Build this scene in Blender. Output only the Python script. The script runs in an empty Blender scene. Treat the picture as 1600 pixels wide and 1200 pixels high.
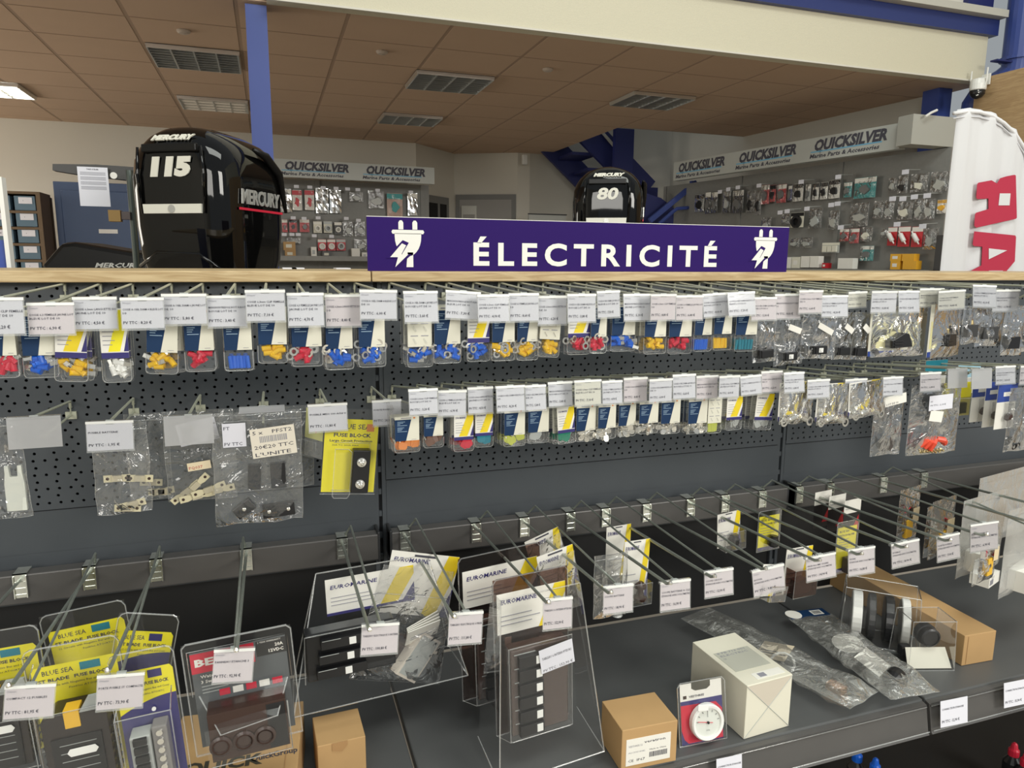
import bpy, math, random
from mathutils import Vector, Matrix, noise
R = random.Random(11)
S = bpy.context.scene
COL = S.collection
# ---------------------------------------------------------------- camera
FPX, PITCH, YAW, ROLL = 1115.7, 0.169, 0.3264, 0.0068
CAM = Vector((0, -1.5, 1.55))
_f = Vector((math.sin(YAW)*math.cos(PITCH), math.cos(YAW)*math.cos(PITCH), -math.sin(PITCH)))
_r0 = Vector((math.cos(YAW), -math.sin(YAW), 0)); _u0 = _r0.cross(_f)
_r = _r0*math.cos(ROLL) + _u0*math.sin(ROLL); _u = -_r0*math.sin(ROLL) + _u0*math.cos(ROLL)
cd = bpy.data.cameras.new('camera'); cam = bpy.data.objects.new('camera', cd); COL.objects.link(cam)
cd.sensor_width = 36; cd.lens = FPX/1600*36; cd.clip_start = .05; cd.clip_end = 100
mw = Matrix.Identity(4)
for i in range(3):
    mw[i][0] = _r[i]; mw[i][1] = _u[i]; mw[i][2] = -_f[i]; mw[i][3] = CAM[i]
cam.matrix_world = mw
S.camera = cam
# ---------------------------------------------------------------- light
S.view_settings.view_transform = 'Standard'; S.view_settings.look = 'None'
S.view_settings.gamma = 1; S.view_settings.use_curve_mapping = False
S.view_settings.exposure = 0.34
try:
    S.cycles.transparent_max_bounces = 32; S.cycles.max_bounces = 8; S.cycles.caustics_reflective = False
    S.cycles.sample_clamp_indirect = 6
except Exception: pass
W = bpy.data.worlds.new('world'); S.world = W; W.use_nodes = True
bg = W.node_tree.nodes['Background']; bg.inputs[0].default_value = (.80, .86, .90, 1); bg.inputs[1].default_value = .30
def area(name, loc, target, sx, sy, power, col):
    l = bpy.data.lights.new(name, 'AREA'); l.shape = 'RECTANGLE'; l.size = sx; l.size_y = sy; l.energy = power; l.color = col
    o = bpy.data.objects.new(name, l); COL.objects.link(o); o.location = loc
    o.rotation_euler = (Vector(target)-Vector(loc)).to_track_quat('-Z', 'Y').to_euler(); o['kind'] = 'helper'
    return o
# daylight: the shop's glazed front behind the camera (two bays) and the roof light over the double-height hall
area('window_light', (3.4, -5.6, 3.6), (1.2, 1.5, 1.5), 2.4, 1.8, 175, (1, .97, .90))
area('window_light', (-2.8, -5.6, 3.3), (0, 1.5, 1.3), 2.6, 1.7, 95, (1, .97, .90))
area('side_fill_light', (-4.9, 4.2, 1.7), (1.5, 4.6, 1.4), 2.2, 1.4, 62, (1, .95, .85))  # added fill to brighten the back hall and ceiling, not an actual window
area('roof_light', (1.2, -1.6, 5.4), (1.0, 0.2, 0.6), 3.6, 1.6, 110, (.97, 1, .93))

# ---------------------------------------------------------------- helpers
def ray(px, py): return _f*FPX + _r*(px-800) + _u*(600-py)
def at(px, py, Y):
    d = ray(px, py); return CAM + d*((Y-CAM.y)/d.y)
def atz(px, py, Z):
    d = ray(px, py); return CAM + d*((Z-CAM.z)/d.z)
def onp(px, py, P, n):
    d = ray(px, py); n = Vector(n); return CAM + d*((Vector(P)-CAM).dot(n)/d.dot(n))

MATS = {}
def mat(name, col, rough=.5, metal=0., noise_amt=0., nscale=30, spec=None, emit=None, bump=0., coat=0.):
    if name in MATS: return MATS[name]
    m = bpy.data.materials.new(name); m.use_nodes = True; nt = m.node_tree
    b = nt.nodes['Principled BSDF']
    c = (*col, 1)
    b.inputs['Base Color'].default_value = c; b.inputs['Roughness'].default_value = rough; b.inputs['Metallic'].default_value = metal
    if spec is not None: b.inputs['Specular IOR Level'].default_value = spec
    if coat: b.inputs['Coat Weight'].default_value = coat; b.inputs['Coat Roughness'].default_value = .03
    if emit: b.inputs['Emission Color'].default_value = (*emit[0], 1); b.inputs['Emission Strength'].default_value = emit[1]
    if noise_amt or bump:
        tc = nt.nodes.new('ShaderNodeTexCoord'); nz = nt.nodes.new('ShaderNodeTexNoise'); nz.inputs['Scale'].default_value = nscale
        nz.inputs['Detail'].default_value = 4
        nt.links.new(tc.outputs['Object'], nz.inputs['Vector'])
        if noise_amt:
            mx = nt.nodes.new('ShaderNodeMix'); mx.data_type = 'RGBA'
            mx.inputs[6].default_value = tuple(max(0, v*(1-noise_amt)) for v in col)+(1,)
            mx.inputs[7].default_value = tuple(min(1, v*(1+noise_amt)) for v in col)+(1,)
            nt.links.new(nz.outputs['Fac'], mx.inputs[0]); nt.links.new(mx.outputs[2], b.inputs['Base Color'])
        if bump:
            bp = nt.nodes.new('ShaderNodeBump'); bp.inputs['Strength'].default_value = bump; bp.inputs['Distance'].default_value = .01
            nt.links.new(nz.outputs['Fac'], bp.inputs['Height']); nt.links.new(bp.outputs[0], b.inputs['Normal'])
    MATS[name] = m; return m
def clear(name, tint=(1, 1, 1), body=.06, bodycol=(.85, .87, .85), gloss=.35, rough=.08, bump=0., nscale=40, c0=.02):
    """clear plastic film: mostly see-through, a little milky, glossy at grazing angles"""
    if name in MATS: return MATS[name]
    m = bpy.data.materials.new(name); m.use_nodes = True; nt = m.node_tree; nt.nodes.clear()
    out = nt.nodes.new('ShaderNodeOutputMaterial'); tr = nt.nodes.new('ShaderNodeBsdfTransparent'); tr.inputs[0].default_value = (*tint, 1)
    df = nt.nodes.new('ShaderNodeBsdfDiffuse'); df.inputs[0].default_value = (*bodycol, 1)
    gl = nt.nodes.new('ShaderNodeBsdfGlossy'); gl.inputs['Roughness'].default_value = rough
    m1 = nt.nodes.new('ShaderNodeMixShader'); m1.inputs[0].default_value = body
    m2 = nt.nodes.new('ShaderNodeMixShader'); lw = nt.nodes.new('ShaderNodeLayerWeight'); lw.inputs[0].default_value = .25
    mu = nt.nodes.new('ShaderNodeMath'); mu.operation = 'MULTIPLY_ADD'; mu.inputs[1].default_value = gloss; mu.inputs[2].default_value = c0
    L = nt.links.new
    L(tr.outputs[0], m1.inputs[1]); L(df.outputs[0], m1.inputs[2]); L(lw.outputs['Fresnel'], mu.inputs[0]); L(mu.outputs[0], m2.inputs[0])
    L(m1.outputs[0], m2.inputs[1]); L(gl.outputs[0], m2.inputs[2]); L(m2.outputs[0], out.inputs[0])
    if bump:
        tc = nt.nodes.new('ShaderNodeTexCoord'); nz = nt.nodes.new('ShaderNodeTexNoise'); nz.inputs['Scale'].default_value = nscale; nz.inputs['Detail'].default_value = 3
        nz.inputs['Distortion'].default_value = 1.2
        bp = nt.nodes.new('ShaderNodeBump'); bp.inputs['Strength'].default_value = bump; bp.inputs['Distance'].default_value = .02
        L(tc.outputs['Object'], nz.inputs['Vector']); L(nz.outputs['Fac'], bp.inputs['Height'])
        L(bp.outputs[0], gl.inputs['Normal']); L(bp.outputs[0], lw.inputs['Normal'])
    MATS[name] = m; return m

_TX = {}
def text_geo(s, bold=0., res=1, space=1.0):
    k = (s, bold, res, space)
    if k not in _TX:
        c = bpy.data.curves.new('t', 'FONT'); c.body = s; c.size = 1; c.offset = bold; c.resolution_u = res; c.space_character = space
        o = bpy.data.objects.new('t', c); me = bpy.data.meshes.new_from_object(o)
        vs = [tuple(v.co) for v in me.vertices]; fs = [tuple(p.vertices) for p in me.polygons]
        bpy.data.objects.remove(o); bpy.data.curves.remove(c); bpy.data.meshes.remove(me)
        xs = [v[0] for v in vs] or [0]
        _TX[k] = (vs, fs, min(xs), max(xs))
    return _TX[k]

class MB:
    def __init__(s): s.v = []; s.f = []; s.m = []; s.mats = []
    def mi(s, m):
        if m not in s.mats: s.mats.append(m)
        return s.mats.index(m)
    def add(s, vs, fs, m, M=None):
        o = len(s.v); s.v += [tuple(M @ Vector(v)) if M else tuple(v) for v in vs]
        i = s.mi(m); s.f += [tuple(o+a for a in f) for f in fs]; s.m += [i]*len(fs); return s
    def box(s, x0, x1, y0, y1, z0, z1, m, M=None):
        vs = [(x, y, z) for x in (x0, x1) for y in (y0, y1) for z in (z0, z1)]
        return s.add(vs, [(0, 1, 3, 2), (4, 6, 7, 5), (0, 4, 5, 1), (2, 3, 7, 6), (0, 2, 6, 4), (1, 5, 7, 3)], m, M)
    def poly(s, pts, m, M=None): return s.add(pts, [tuple(range(len(pts)))], m, M)
    def prism(s, p2, y0, y1, m, M=None):
        """polygon given as (x,z), extruded from y0 (front) to y1 (back)"""
        n = len(p2); vs = [(x, y0, z) for x, z in p2]+[(x, y1, z) for x, z in p2]
        return s.add(vs, [tuple(range(n)), tuple(range(2*n-1, n-1, -1))]+[(i, i+n, (i+1) % n+n, (i+1) % n) for i in range(n)], m, M)
    def tube(s, path, r, m, n=6, M=None, cap=True):
        P = [Vector(p) for p in path]; vs = []; fs = []; rr = r if isinstance(r, (list, tuple)) else [r]*len(P)
        up = None
        for i, p in enumerate(P):
            t = ((P[i+1]-p) if i == 0 else (p-P[i-1]) if i == len(P)-1 else (P[i+1]-p).normalized()+(p-P[i-1]).normalized()).normalized()
            if up is None: up = Vector((0, 0, 1)) if abs(t.z) < .9 else Vector((1, 0, 0))
            a = t.cross(up).normalized(); b = a.cross(t).normalized(); up = b if b.length > .1 else up
            vs += [tuple(p+(a*math.cos(2*math.pi*k/n)+b*math.sin(2*math.pi*k/n))*rr[i]) for k in range(n)]
        for i in range(len(P)-1):
            for k in range(n): fs.append((i*n+k, i*n+(k+1) % n, (i+1)*n+(k+1) % n, (i+1)*n+k))
        if cap: fs += [tuple(range(n-1, -1, -1)), tuple((len(P)-1)*n+k for k in range(n))]
        return s.add(vs, fs, m, M)
    def lathe(s, prof, m, n=20, M=None):
        """prof = (radius, height) along local z"""
        vs = []; fs = []
        for r, h in prof: vs += [(r*math.cos(2*math.pi*k/n), r*math.sin(2*math.pi*k/n), h) for k in range(n)]
        for i in range(len(prof)-1):
            for k in range(n): fs.append((i*n+k, i*n+(k+1) % n, (i+1)*n+(k+1) % n, (i+1)*n+k))
        fs += [tuple(range(n-1, -1, -1)), tuple((len(prof)-1)*n+k for k in range(n))]
        return s.add(vs, fs, m, M)
    def text(s, t, x, z, size, m, y=0, bold=0., align='l', width=None, shear=0., res=1, M=None, depth=0., space=1.0, sx=1.):
        vs, fs, a, b = text_geo(t, bold, res, space)
        if not vs: return s
        k = size*sx
        if width: k = width/(b-a)
        off = -a*k if align == 'l' else -(a+b)/2*k if align == 'c' else -b*k
        if depth:
            n = len(vs); V = [(x+off+(v[0]+v[1]*shear)*k, y-depth, z+v[1]*size) for v in vs]+[(x+off+(v[0]+v[1]*shear)*k, y, z+v[1]*size) for v in vs]
            from collections import Counter
            e = Counter()
            for f in fs:
                for i in range(len(f)): e[(f[i], f[(i+1) % len(f)])] += 1
            F = list(fs)+[(p, p+n, q+n, q) for (p, q) in e if (q, p) not in e]
            return s.add(V, F, m, M)
        return s.add([(x+off+(v[0]+v[1]*shear)*k, y, z+v[1]*size) for v in vs], fs, m, M)
    def build(s, name, parent=None, smooth=False, bevel=0., loc=None, rot=None):
        me = bpy.data.meshes.new(name); me.from_pydata(s.v, [], s.f)
        for m in s.mats: me.materials.append(m)
        me.polygons.foreach_set('material_index', s.m)
        if smooth: me.polygons.foreach_set('use_smooth', [True]*len(s.f))
        me.update(); o = bpy.data.objects.new(name, me); COL.objects.link(o)
        if parent: o.parent = parent
        if loc: o.location = loc
        if rot: o.rotation_euler = rot
        if bevel:
            b = o.modifiers.new('b', 'BEVEL'); b.width = bevel; b.segments = 2; b.limit_method = 'ANGLE'
        return o
def tag(o, label=None, cat=None, group=None, kind=None):
    if label: o['label'] = label
    if cat: o['category'] = cat
    if group: o['group'] = group
    if kind: o['kind'] = kind
    return o
def thing(name, label, cat, loc=(0, 0, 0), rot=(0, 0, 0), group=None):
    o = bpy.data.objects.new(name, None); COL.objects.link(o); o.location = loc; o.rotation_euler = rot; o.empty_display_size = .01
    return tag(o, label, cat, group)
def kids(o): return [c for c in bpy.data.objects if c.parent == o]
def structure(o): o['kind'] = 'structure'; return o
ORD = ['first', 'second', 'third', 'fourth', 'fifth', 'sixth', 'seventh', 'eighth', 'ninth', 'tenth', 'eleventh', 'twelfth', 'thirteenth', 'fourteenth',
       'fifteenth', 'sixteenth', 'seventeenth', 'eighteenth', 'nineteenth', 'twentieth', 'twenty-first', 'twenty-second', 'twenty-third', 'twenty-fourth',
       'twenty-fifth', 'twenty-sixth', 'twenty-seventh', 'twenty-eighth', 'twenty-ninth', 'thirtieth', 'thirty-first', 'thirty-second', 'thirty-third', 'thirty-fourth', 'thirty-fifth']

# ---------------------------------------------------------------- materials
slate = mat('slate_steel', (.060, .068, .076), .50, .0, .12, 9)
slate_lit = mat('slate_shelf', (.085, .088, .088), .42, 0, .15, 7)
rail_m = mat('rail_steel', (.10, .096, .092), .42, .25, .1, 12)
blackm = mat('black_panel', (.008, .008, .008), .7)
slot_m = mat('upright_black', (.02, .021, .023), .6)
zinc = mat('zinc_wire', (.40, .43, .38), .38, .75, .15, 60)
cream_wire = mat('pale_wire', (.50, .51, .40), .42, .35, .12, 60)
galv = mat('galvanised_clip', (.68, .70, .64), .22, .85, .25, 60)
white_p = mat('white_paper', (.74, .74, .80), .65)
pink_p = mat('rosy_paper', (.76, .68, .71), .65)
ink = mat('ink', (.06, .06, .08), .6)
ink_grey = mat('grey_ink', (.28, .28, .32), .6)
white_pl = mat('white_plastic', (.82, .82, .78), .35)
white_s = mat('sticker_white', (.85, .83, .76), .5)
cream = mat('cream_card', (.76, .74, .62), .6)
navy = mat('navy_print', (.006, .032, .095), .5, spec=.3)
navy_line = mat('pale_blue_print', (.30, .42, .55), .5)
yel = mat('yellow_print', (.86, .66, .02), .4)
yel_br = mat('bright_yellow_card', (.90, .80, .02), .4)
orange = mat('orange_print', (.80, .42, .03), .45)
indigo = mat('indigo_print', (.035, .03, .16), .4)
royal = mat('royal_blue_print', (.03, .07, .33), .4)
red = mat('red_print', (.55, .02, .03), .4)
redpl = mat('red_plastic', (.62, .02, .05), .35)
bluepl = mat('blue_plastic', (.01, .12, .62), .35)
yelpl = mat('yellow_plastic', (.82, .50, .015), .35)
tealpl = mat('teal_plastic', (.01, .22, .30), .3)
greenpl = mat('green_plastic', (.01, .22, .13), .3)
orangepl = mat('orange_plastic', (.75, .25, .06), .35)
brownpl = mat('brown_plastic', (.18, .09, .06), .35)
limepl = mat('lime_plastic', (.55, .60, .10), .35)
greypl = mat('grey_plastic', (.42, .44, .42), .35)
blackpl = mat('black_plastic', (.012, .012, .013), .32)
brown_tint = mat('brown_black_plastic', (.045, .022, .016), .25)
tin = mat('tinned_metal', (.85, .83, .76), .22, .9)
brass = mat('brass', (.75, .60, .30), .3, .9)
kraft = mat('kraft_card', (.50, .31, .135), .75, 0, .10, 14)
kraft_d = mat('kraft_card_brown', (.42, .24, .10), .75, 0, .12, 14)
ivory_box = mat('ivory_box_card', (.76, .73, .60), .6, 0, .04, 10)
film = clear('bag_film', body=.045, gloss=.9, rough=.10, bump=.55, nscale=20, c0=.055)
film_lay = clear('lying_bag_film', body=.20, bodycol=(.80, .80, .74), gloss=.50, rough=.11, bump=.7, nscale=22, c0=.06)
film_milky = clear('milky_film', body=.42, bodycol=(.80, .80, .76), gloss=.35, rough=.2, bump=.30, nscale=12, c0=.05)
film_grey = clear('grey_film', tint=(.90, .90, .90), body=.07, bodycol=(.55, .57, .55), gloss=.6, rough=.12, bump=.6, nscale=18, c0=.06)
pvc = clear('clear_blister', body=.012, gloss=.35, rough=.05, c0=.012)
pvc_edge = clear('blister_edge', body=.20, gloss=.8, rough=.12)  # whitish, so rim tubes paint highlights along clear plastic edges
holder_m = clear('label_holder_pvc', body=.12, gloss=.5, rough=.12)
holder_milky = clear('empty_holder_pvc', body=.48, bodycol=(.62, .62, .62), gloss=.5, rough=.2)
tint_pvc = clear('smoky_blister', tint=(.50, .38, .34), body=.015, gloss=.4, rough=.05)
# ================================================================ gondola: bays, wooden top, base shelf
Z_TOP, Z_PEG, Z_SHELF = 1.509, 1.083, .655
UP = [-.842, .208, 1.258, 2.308]
def pegboard(x0, x1, parent):
    mb = MB(); p = .019; rh = .01385; nrow = int(round((Z_TOP-Z_PEG-.012)/rh)); zb = Z_PEG+.006
    W0, W1 = x0+.013, x1-.0125
    def ring(cx, cz, hx, hz, rr=.0029):
        vs = [(cx+rr*math.cos(math.pi/4*k), 0, cz+rr*math.sin(math.pi/4*k)) for k in range(8)]
        vs += [(cx+a*hx, 0, cz+b*hz) for a, b in ((1, 0), (1, 1), (0, 1), (-1, 1), (-1, 0), (-1, -1), (0, -1), (1, -1))]
        vs += [(v[0], .003, v[2]) for v in vs[:8]]
        fs = [(k, 8+k, 8+(k+1) % 8, (k+1) % 8) for k in range(8)]+[(k, (k+1) % 8, 16+(k+1) % 8, 16+k) for k in range(8)]
        mb.add(vs, fs, slate)
    for r in range(nrow):
        z0 = zb+r*rh; zc = z0+rh/2
        pp = p if r % 2 == 0 else p*5/3
        n = int((W1-W0)/pp); m = ((W1-W0)-n*pp)/2
        if m > 0:
            mb.poly([(W0, 0, z0), (W0+m, 0, z0), (W0+m, 0, z0+rh), (W0, 0, z0+rh)], slate)
            mb.poly([(W1-m, 0, z0), (W1, 0, z0), (W1, 0, z0+rh), (W1-m, 0, z0+rh)], slate)
        for i in range(n): ring(W0+m+pp*(i+.5), zc, pp/2, rh/2)
    zt = zb+nrow*rh
    mb.box(W0, W1, 0, .003, zt, Z_TOP-.001, slate); mb.box(W0, W1, 0, .012, Z_PEG, zb, slate)
    o = mb.build('pegboard_panel', parent)
    return o
for b in range(3):
    x0, x1 = UP[b], UP[b+1]
    t = thing('shelving_bay', ['dark grey gondola bay at the left end, holding the fuse holders and bagged fuses',
                               'dark grey gondola bay in the middle, under the left half of the purple sign board',
                               'dark grey gondola bay at the right end, beyond the second upright'][b], 'shelving', (0, 0, 0), group='gondola bays')
    pegboard(x0, x1, t)
    MB().box(x0+.013, x1-.0125, .0015, .012, 1.0, Z_PEG-.002, slate).box(x0+.013, x1-.0125, .002, .012, .90, 1.0, slate).build('back_panel', t)
    MB().box(x0+.013, x1-.0125, .010, .016, Z_SHELF, .90, blackm).box(x0+.013, x1-.0, .031, .036, .95, Z_TOP-.004, blackm).build('shade_backing', t)  # black sheet below the rail stands in for the shade there
    up = MB().box(x1-.0125, x1-.004, .002, .03, .02, Z_TOP-.002, slate).box(x1+.004, x1+.0125, .002, .03, .02, Z_TOP-.002, slate)
    up.box(x1-.004, x1+.004, .012, .03, .02, Z_TOP-.002, slot_m)
    z = .70
    while z < 1.5:
        up.box(x1-.0035, x1+.0035, .0045, .012, z, z+.012, slate); z += .05
    up.build('upright', t)
    rl = MB()
    rl.box(x0+.010, x1-.010, -.052, -.022, .924, .981, rail_m).box(x0+.010, x1-.010, -.022, -.001, .930, .942, rail_m)
    for xx in (x0+.010, x1-.016): rl.box(xx, xx+.006, -.053, -.001, .918, .986, slot_m)
    tag(rl.build('hanging_rail', bevel=.0025), ['dark steel hanging rail of the left bay, above the yellow fuse block packs', 'dark steel hanging rail across the middle bay, below the small fuse packs', 'dark steel hanging rail of the right bay, beside the milky bags'][b], 'rail', 'hanging rails')
    sh = MB().box(x0+.003, x1-.003, -.487, .0015, Z_SHELF-.025, Z_SHELF, slate_lit)
    sh = sh.build('base_shelf', bevel=.003)
    tag(sh, ['dark grey base shelf of the left bay, carrying the brown cardboard boxes', 'dark grey base shelf of the middle bay, carrying the gauge pack and ivory box', 'dark grey base shelf of the right bay, carrying the long kraft box'][b], 'shelf', 'base shelves')
    lp = MB()
    prof = [(-.487, Z_SHELF-.004), (-.497, Z_SHELF-.006), (-.508, Z_SHELF-.062), (-.512, Z_SHELF-.066), (-.508, Z_SHELF-.070), (-.487, Z_SHELF-.070)]
    n = len(prof); vs = [(x0+.004, a, c) for a, c in prof]+[(x1-.004, a, c) for a, c in prof]
    lp.add(vs, [tuple(range(n)), tuple(range(2*n-1, n-1, -1))]+[(i, (i+1) % n, (i+1) % n+n, i+n) for i in range(n)], rail_m)
    lp.box(x0+.006, x1-.006, -.5, -.4965, Z_SHELF-.012, Z_SHELF-.008, rail_m)
    lp.tube([(x0+.006, -.4995, Z_SHELF-.010), (x1-.006, -.4995, Z_SHELF-.010)], .0012, pvc_edge, 5).tube([(x0+.006, -.5125, Z_SHELF-.058), (x1-.006, -.5125, Z_SHELF-.058)], .0014, pvc_edge, 5)  # pale tubes paint the highlight lines of the clear price strip
    lp.build('price_rail', sh)
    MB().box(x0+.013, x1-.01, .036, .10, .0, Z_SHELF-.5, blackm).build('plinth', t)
# wooden top boards
def wood_mat(name, c0, c1, sc=(1.2, 14, 14)):
    m = bpy.data.materials.new(name); m.use_nodes = True; nt = m.node_tree; b = nt.nodes['Principled BSDF']; b.inputs['Roughness'].default_value = .45
    tc = nt.nodes.new('ShaderNodeTexCoord'); mp = nt.nodes.new('ShaderNodeMapping'); mp.inputs['Scale'].default_value = sc
    nz = nt.nodes.new('ShaderNodeTexNoise'); nz.inputs['Scale'].default_value = 6; nz.inputs['Detail'].default_value = 6; nz.inputs['Distortion'].default_value = 1.5
    cr = nt.nodes.new('ShaderNodeValToRGB'); cr.color_ramp.elements[0].position = .35; cr.color_ramp.elements[0].color = (*c0, 1)
    cr.color_ramp.elements[1].position = .65; cr.color_ramp.elements[1].color = (*c1, 1)
    L = nt.links.new; L(tc.outputs['Object'], mp.inputs[0]); L(mp.outputs[0], nz.inputs['Vector']); L(nz.outputs['Fac'], cr.inputs[0]); L(cr.outputs[0], b.inputs['Base Color'])
    return m
oak = wood_mat('oak_laminate', (.42, .29, .14), (.60, .46, .26))
for a, b_, lb in ((-1.6, .196, 'left'), (.198, 2.6, 'right')):
    o = MB().box(a, b_, -.03, .42, Z_TOP, Z_TOP+.021, oak).build('wooden_top_board', bevel=.002)
    tag(o, 'oak laminate top board, %s' % ('the shorter left one of the two' if lb == 'left' else 'the longer right one, under the purple sign'), 'top board', 'oak top boards')
# ================================================================ room
white_wall = mat('painted_wall', (.66, .63, .55), .8, 0, .03, 3)
grey_wall = mat('grey_painted_wall', (.50, .48, .42), .8, 0, .05, 3)
fascia_m = mat('roughcast_fascia', (.64, .60, .46), .85, 0, .05, 160, bump=.25)
blue_steel = mat('blue_painted_steel', (.045, .075, .28), .38)
blue_dark = mat('dark_blue_steel', (.016, .022, .12), .5)
floor_m = mat('beige_floor', (.50, .46, .40), .45, 0, .08, 3)
tile_m = mat('ceiling_tile', (.55, .39, .275), .9, 0, .04, 5)
tgrid = mat('ceiling_grid', (.39, .275, .195), .8)
o = structure(MB().box(-8, 9, -8, 9, -.05, 0, floor_m).build('floor'))
# suspended ceiling with a stair opening at the back right
cb = MB(); Z = 2.8
gx = [-.635-.545*k for k in range(7, 0, -1)]+[-.635+.545*k for k in range(0, 11)]
gx = [x for x in gx if x < 4.9]
gy = [1.04, 1.51, 1.98, 2.46, 2.92]+[3.39+.47*k for k in range(0, 9)]
for i in range(len(gx)-1):
    for j in range(len(gy)-1):
        xa, xb, ya, yb = gx[i], gx[i+1], gy[j], gy[j+1]
        if xa > 2.9 and ya > 4.7: continue
        if yb < 2.5 and xb > .1: continue
        w = .011
        cb.box(xa+w, xb-w, ya+w*.8, yb-w*.8, Z-.0015, Z+.01, tile_m)
structure(cb.build('ceiling'))
g = MB(); g.box(gx[0], 2.95, 2.46, 7.2, Z+.0, Z+.004, tgrid); g.box(gx[0], -.09, 1.04, 2.46, Z+.0, Z+.004, tgrid); g.box(2.95, gx[-1], 2.46, 4.82, Z+.0, Z+.004, tgrid)
structure(g.build('trim_1'))
# mezzanine edge: roughcast fascia, blue beam, ledge, partition above
structure(MB().box(.055, 4.74, 2.40, 2.46, 2.79, 3.09, fascia_m).box(.055, 4.74, 2.385, 2.40, 2.79, 2.80, white_wall).build('wall_mezzanine'))
structure(MB().box(.055, 4.78, 2.36, 2.46, 3.09, 3.19, mat('beam_blue', (.022, .036, .155), .4)).build('trim_2'))
structure(MB().box(.055, 4.78, 2.30, 2.46, 3.19, 3.235, grey_wall).build('trim_3'))
structure(MB().box(.055, 4.55, 2.46, 2.50, 3.235, 5.2, white_wall).box(3.55, 3.62, 2.45, 2.46, 3.235, 5.2, blackm).box(4.55, 4.78, 2.42, 2.50, 3.235, 5.2, blue_dark).build('wall_upper'))
structure(MB().box(-4.6, 2.9, 2.50, 6.9, 3.0, 3.05, grey_wall).box(2.9, 4.78, 2.50, 4.86, 3.0, 3.05, grey_wall).build('trim_4'))
# back walls
def wall(name, pts, z0, z1, m, th=.06):
    mb = MB()
    for (xa, ya), (xb, yb) in zip(pts, pts[1:]):
        d = Vector((xb-xa, yb-ya, 0)).normalized(); n = Vector((-d.y, d.x, 0))*th
        mb.add([(xa, ya, z0), (xb, yb, z0), (xb, yb, z1), (xa, ya, z1), (xa+n.x, ya+n.y, z0), (xb+n.x, yb+n.y, z0), (xb+n.x, yb+n.y, z1), (xa+n.x, ya+n.y, z1)],
               [(0, 1, 2, 3), (5, 4, 7, 6), (3, 2, 6, 7), (1, 0, 4, 5), (0, 3, 7, 4), (1, 5, 6, 2)], m)
    return structure(mb.build(name))
wall('wall_back', [(-5.2, 6.33), (1.56, 6.38)], 0, 2.8, white_wall)
wall('wall_angled', [(1.56, 6.38), (2.13, 6.97), (2.80, 6.62), (2.95, 6.62)], 0, 2.8, white_wall)
wall('wall_stairwell', [(2.95, 6.62), (4.15, 6.62), (4.45, 6.0), (4.62, 4.2)], 0, 5.0, grey_wall)
wall('wall_right', [(4.56, 4.8), (4.74, 2.85)], 0, 2.8, grey_wall)
side = mat('ribbed_cladding', (.56, .56, .47), .7)
sb = MB()
for k in range(12): sb.box(5.05-.006*(k % 2), 5.12, -2.5, 2.36, 2.80+.14*k, 2.932+.14*k, side)
sb.box(5.06, 5.12, -2.5, 2.36, 2.8, 4.5, mat('cladding_joint', (.3, .3, .26), .7))
structure(sb.build('wall_cladding'))
oakw = wood_mat('oak_wall_panel', (.40, .26, .13), (.52, .36, .19), (1.5, 1.2, 14))
pw = onp(1600, 105, (4.66, 0, 0), (1, 0, 0)); pw2 = onp(1525, 125, (4.66, 0, 0), (1, 0, 0))
structure(MB().box(4.66, 4.70, -1.0, pw2.y, .0, (pw.z+pw2.z)/2, oakw).build('wall_panelled'))
# left hall wall and end walls that close the hall
structure(MB().box(-5.2, -5.1, -8, 7, 0, 5.2, white_wall).build('wall_left'))
# columns
c = MB(); cx, cy = .002, 2.50
c.box(cx-.048, cx+.052, cy-.02, cy-.012, 0, 2.79, blue_steel).box(cx-.048, cx+.052, cy+.10, cy+.108, 0, 2.79, blue_steel).box(cx-.004, cx+.004, cy-.012, cy+.10, 0, 2.79, blue_steel)
MBo = c.build('column'); structure(MBo)
structure(MB().box(4.60, 4.72, 2.62, 2.76, 0, 2.8, blue_steel).build('column_right'))
pipe = MB().tube([(4.90, 2.28, 5.0), (4.90, 2.28, 2.92), (4.90, 2.29, 2.85), (4.87, 2.34, 2.79), (4.80, 2.42, 2.73), (4.79, 2.46, 2.66), (4.79, 2.47, 2.45), (4.79, 2.47, 2.2)], .105, blue_steel, 24)
for z in (2.92,): pipe.tube([(4.90, 2.28, z), (4.90, 2.28, z+.02)], .12, blue_steel, 24)
pipe.box(4.66, 4.80, 2.25, 2.30, 2.895, 2.905, blue_dark)
tag(pipe.build('downpipe', smooth=False), 'thick round blue downpipe with an elbow in the corner above the white flag', 'pipe')
# doors in the angled wall
fr = mat('grey_door_frame', (.20, .20, .19), .5); dark = mat('dark_opening', (.012, .012, .012), .9); grd = mat('grey_door', (.33, .32, .30), .6); glass_l = mat('pale_glass', (.6, .6, .55), .1)
def dirM(p0, p1):
    d = (Vector(p1)-Vector(p0)); a = math.atan2(d.y, d.x); return Matrix.Translation(Vector((p0[0], p0[1], 0))) @ Matrix.Rotation(a, 4, 'Z'), d.length
M1, L1 = dirM((1.56, 6.38), (2.13, 6.97))
d1 = MB().box(.06, .66, -.02, .0, 0, 2.28, fr, M1).box(.12, .60, -.024, -.02, 0, 2.20, dark, M1).box(.40, .44, -.03, -.024, 0, 2.2, fr, M1).box(.12, .60, -.03, -.024, 1.2, 1.24, fr, M1)
structure(d1.build('door_1'))
M2, L2 = dirM((2.13, 6.97), (2.80, 6.62))
d2 = MB().box(.02, .74, -.025, .0, 0, 2.33, fr, M2).box(.07, .69, -.03, -.025, 0, 2.27, grd, M2).box(.10, .28, -.06, -.03, .9, 2.20, glass_l, M2).box(.12, .26, -.065, -.06, 1.6, 2.1, grd, M2)
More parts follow.
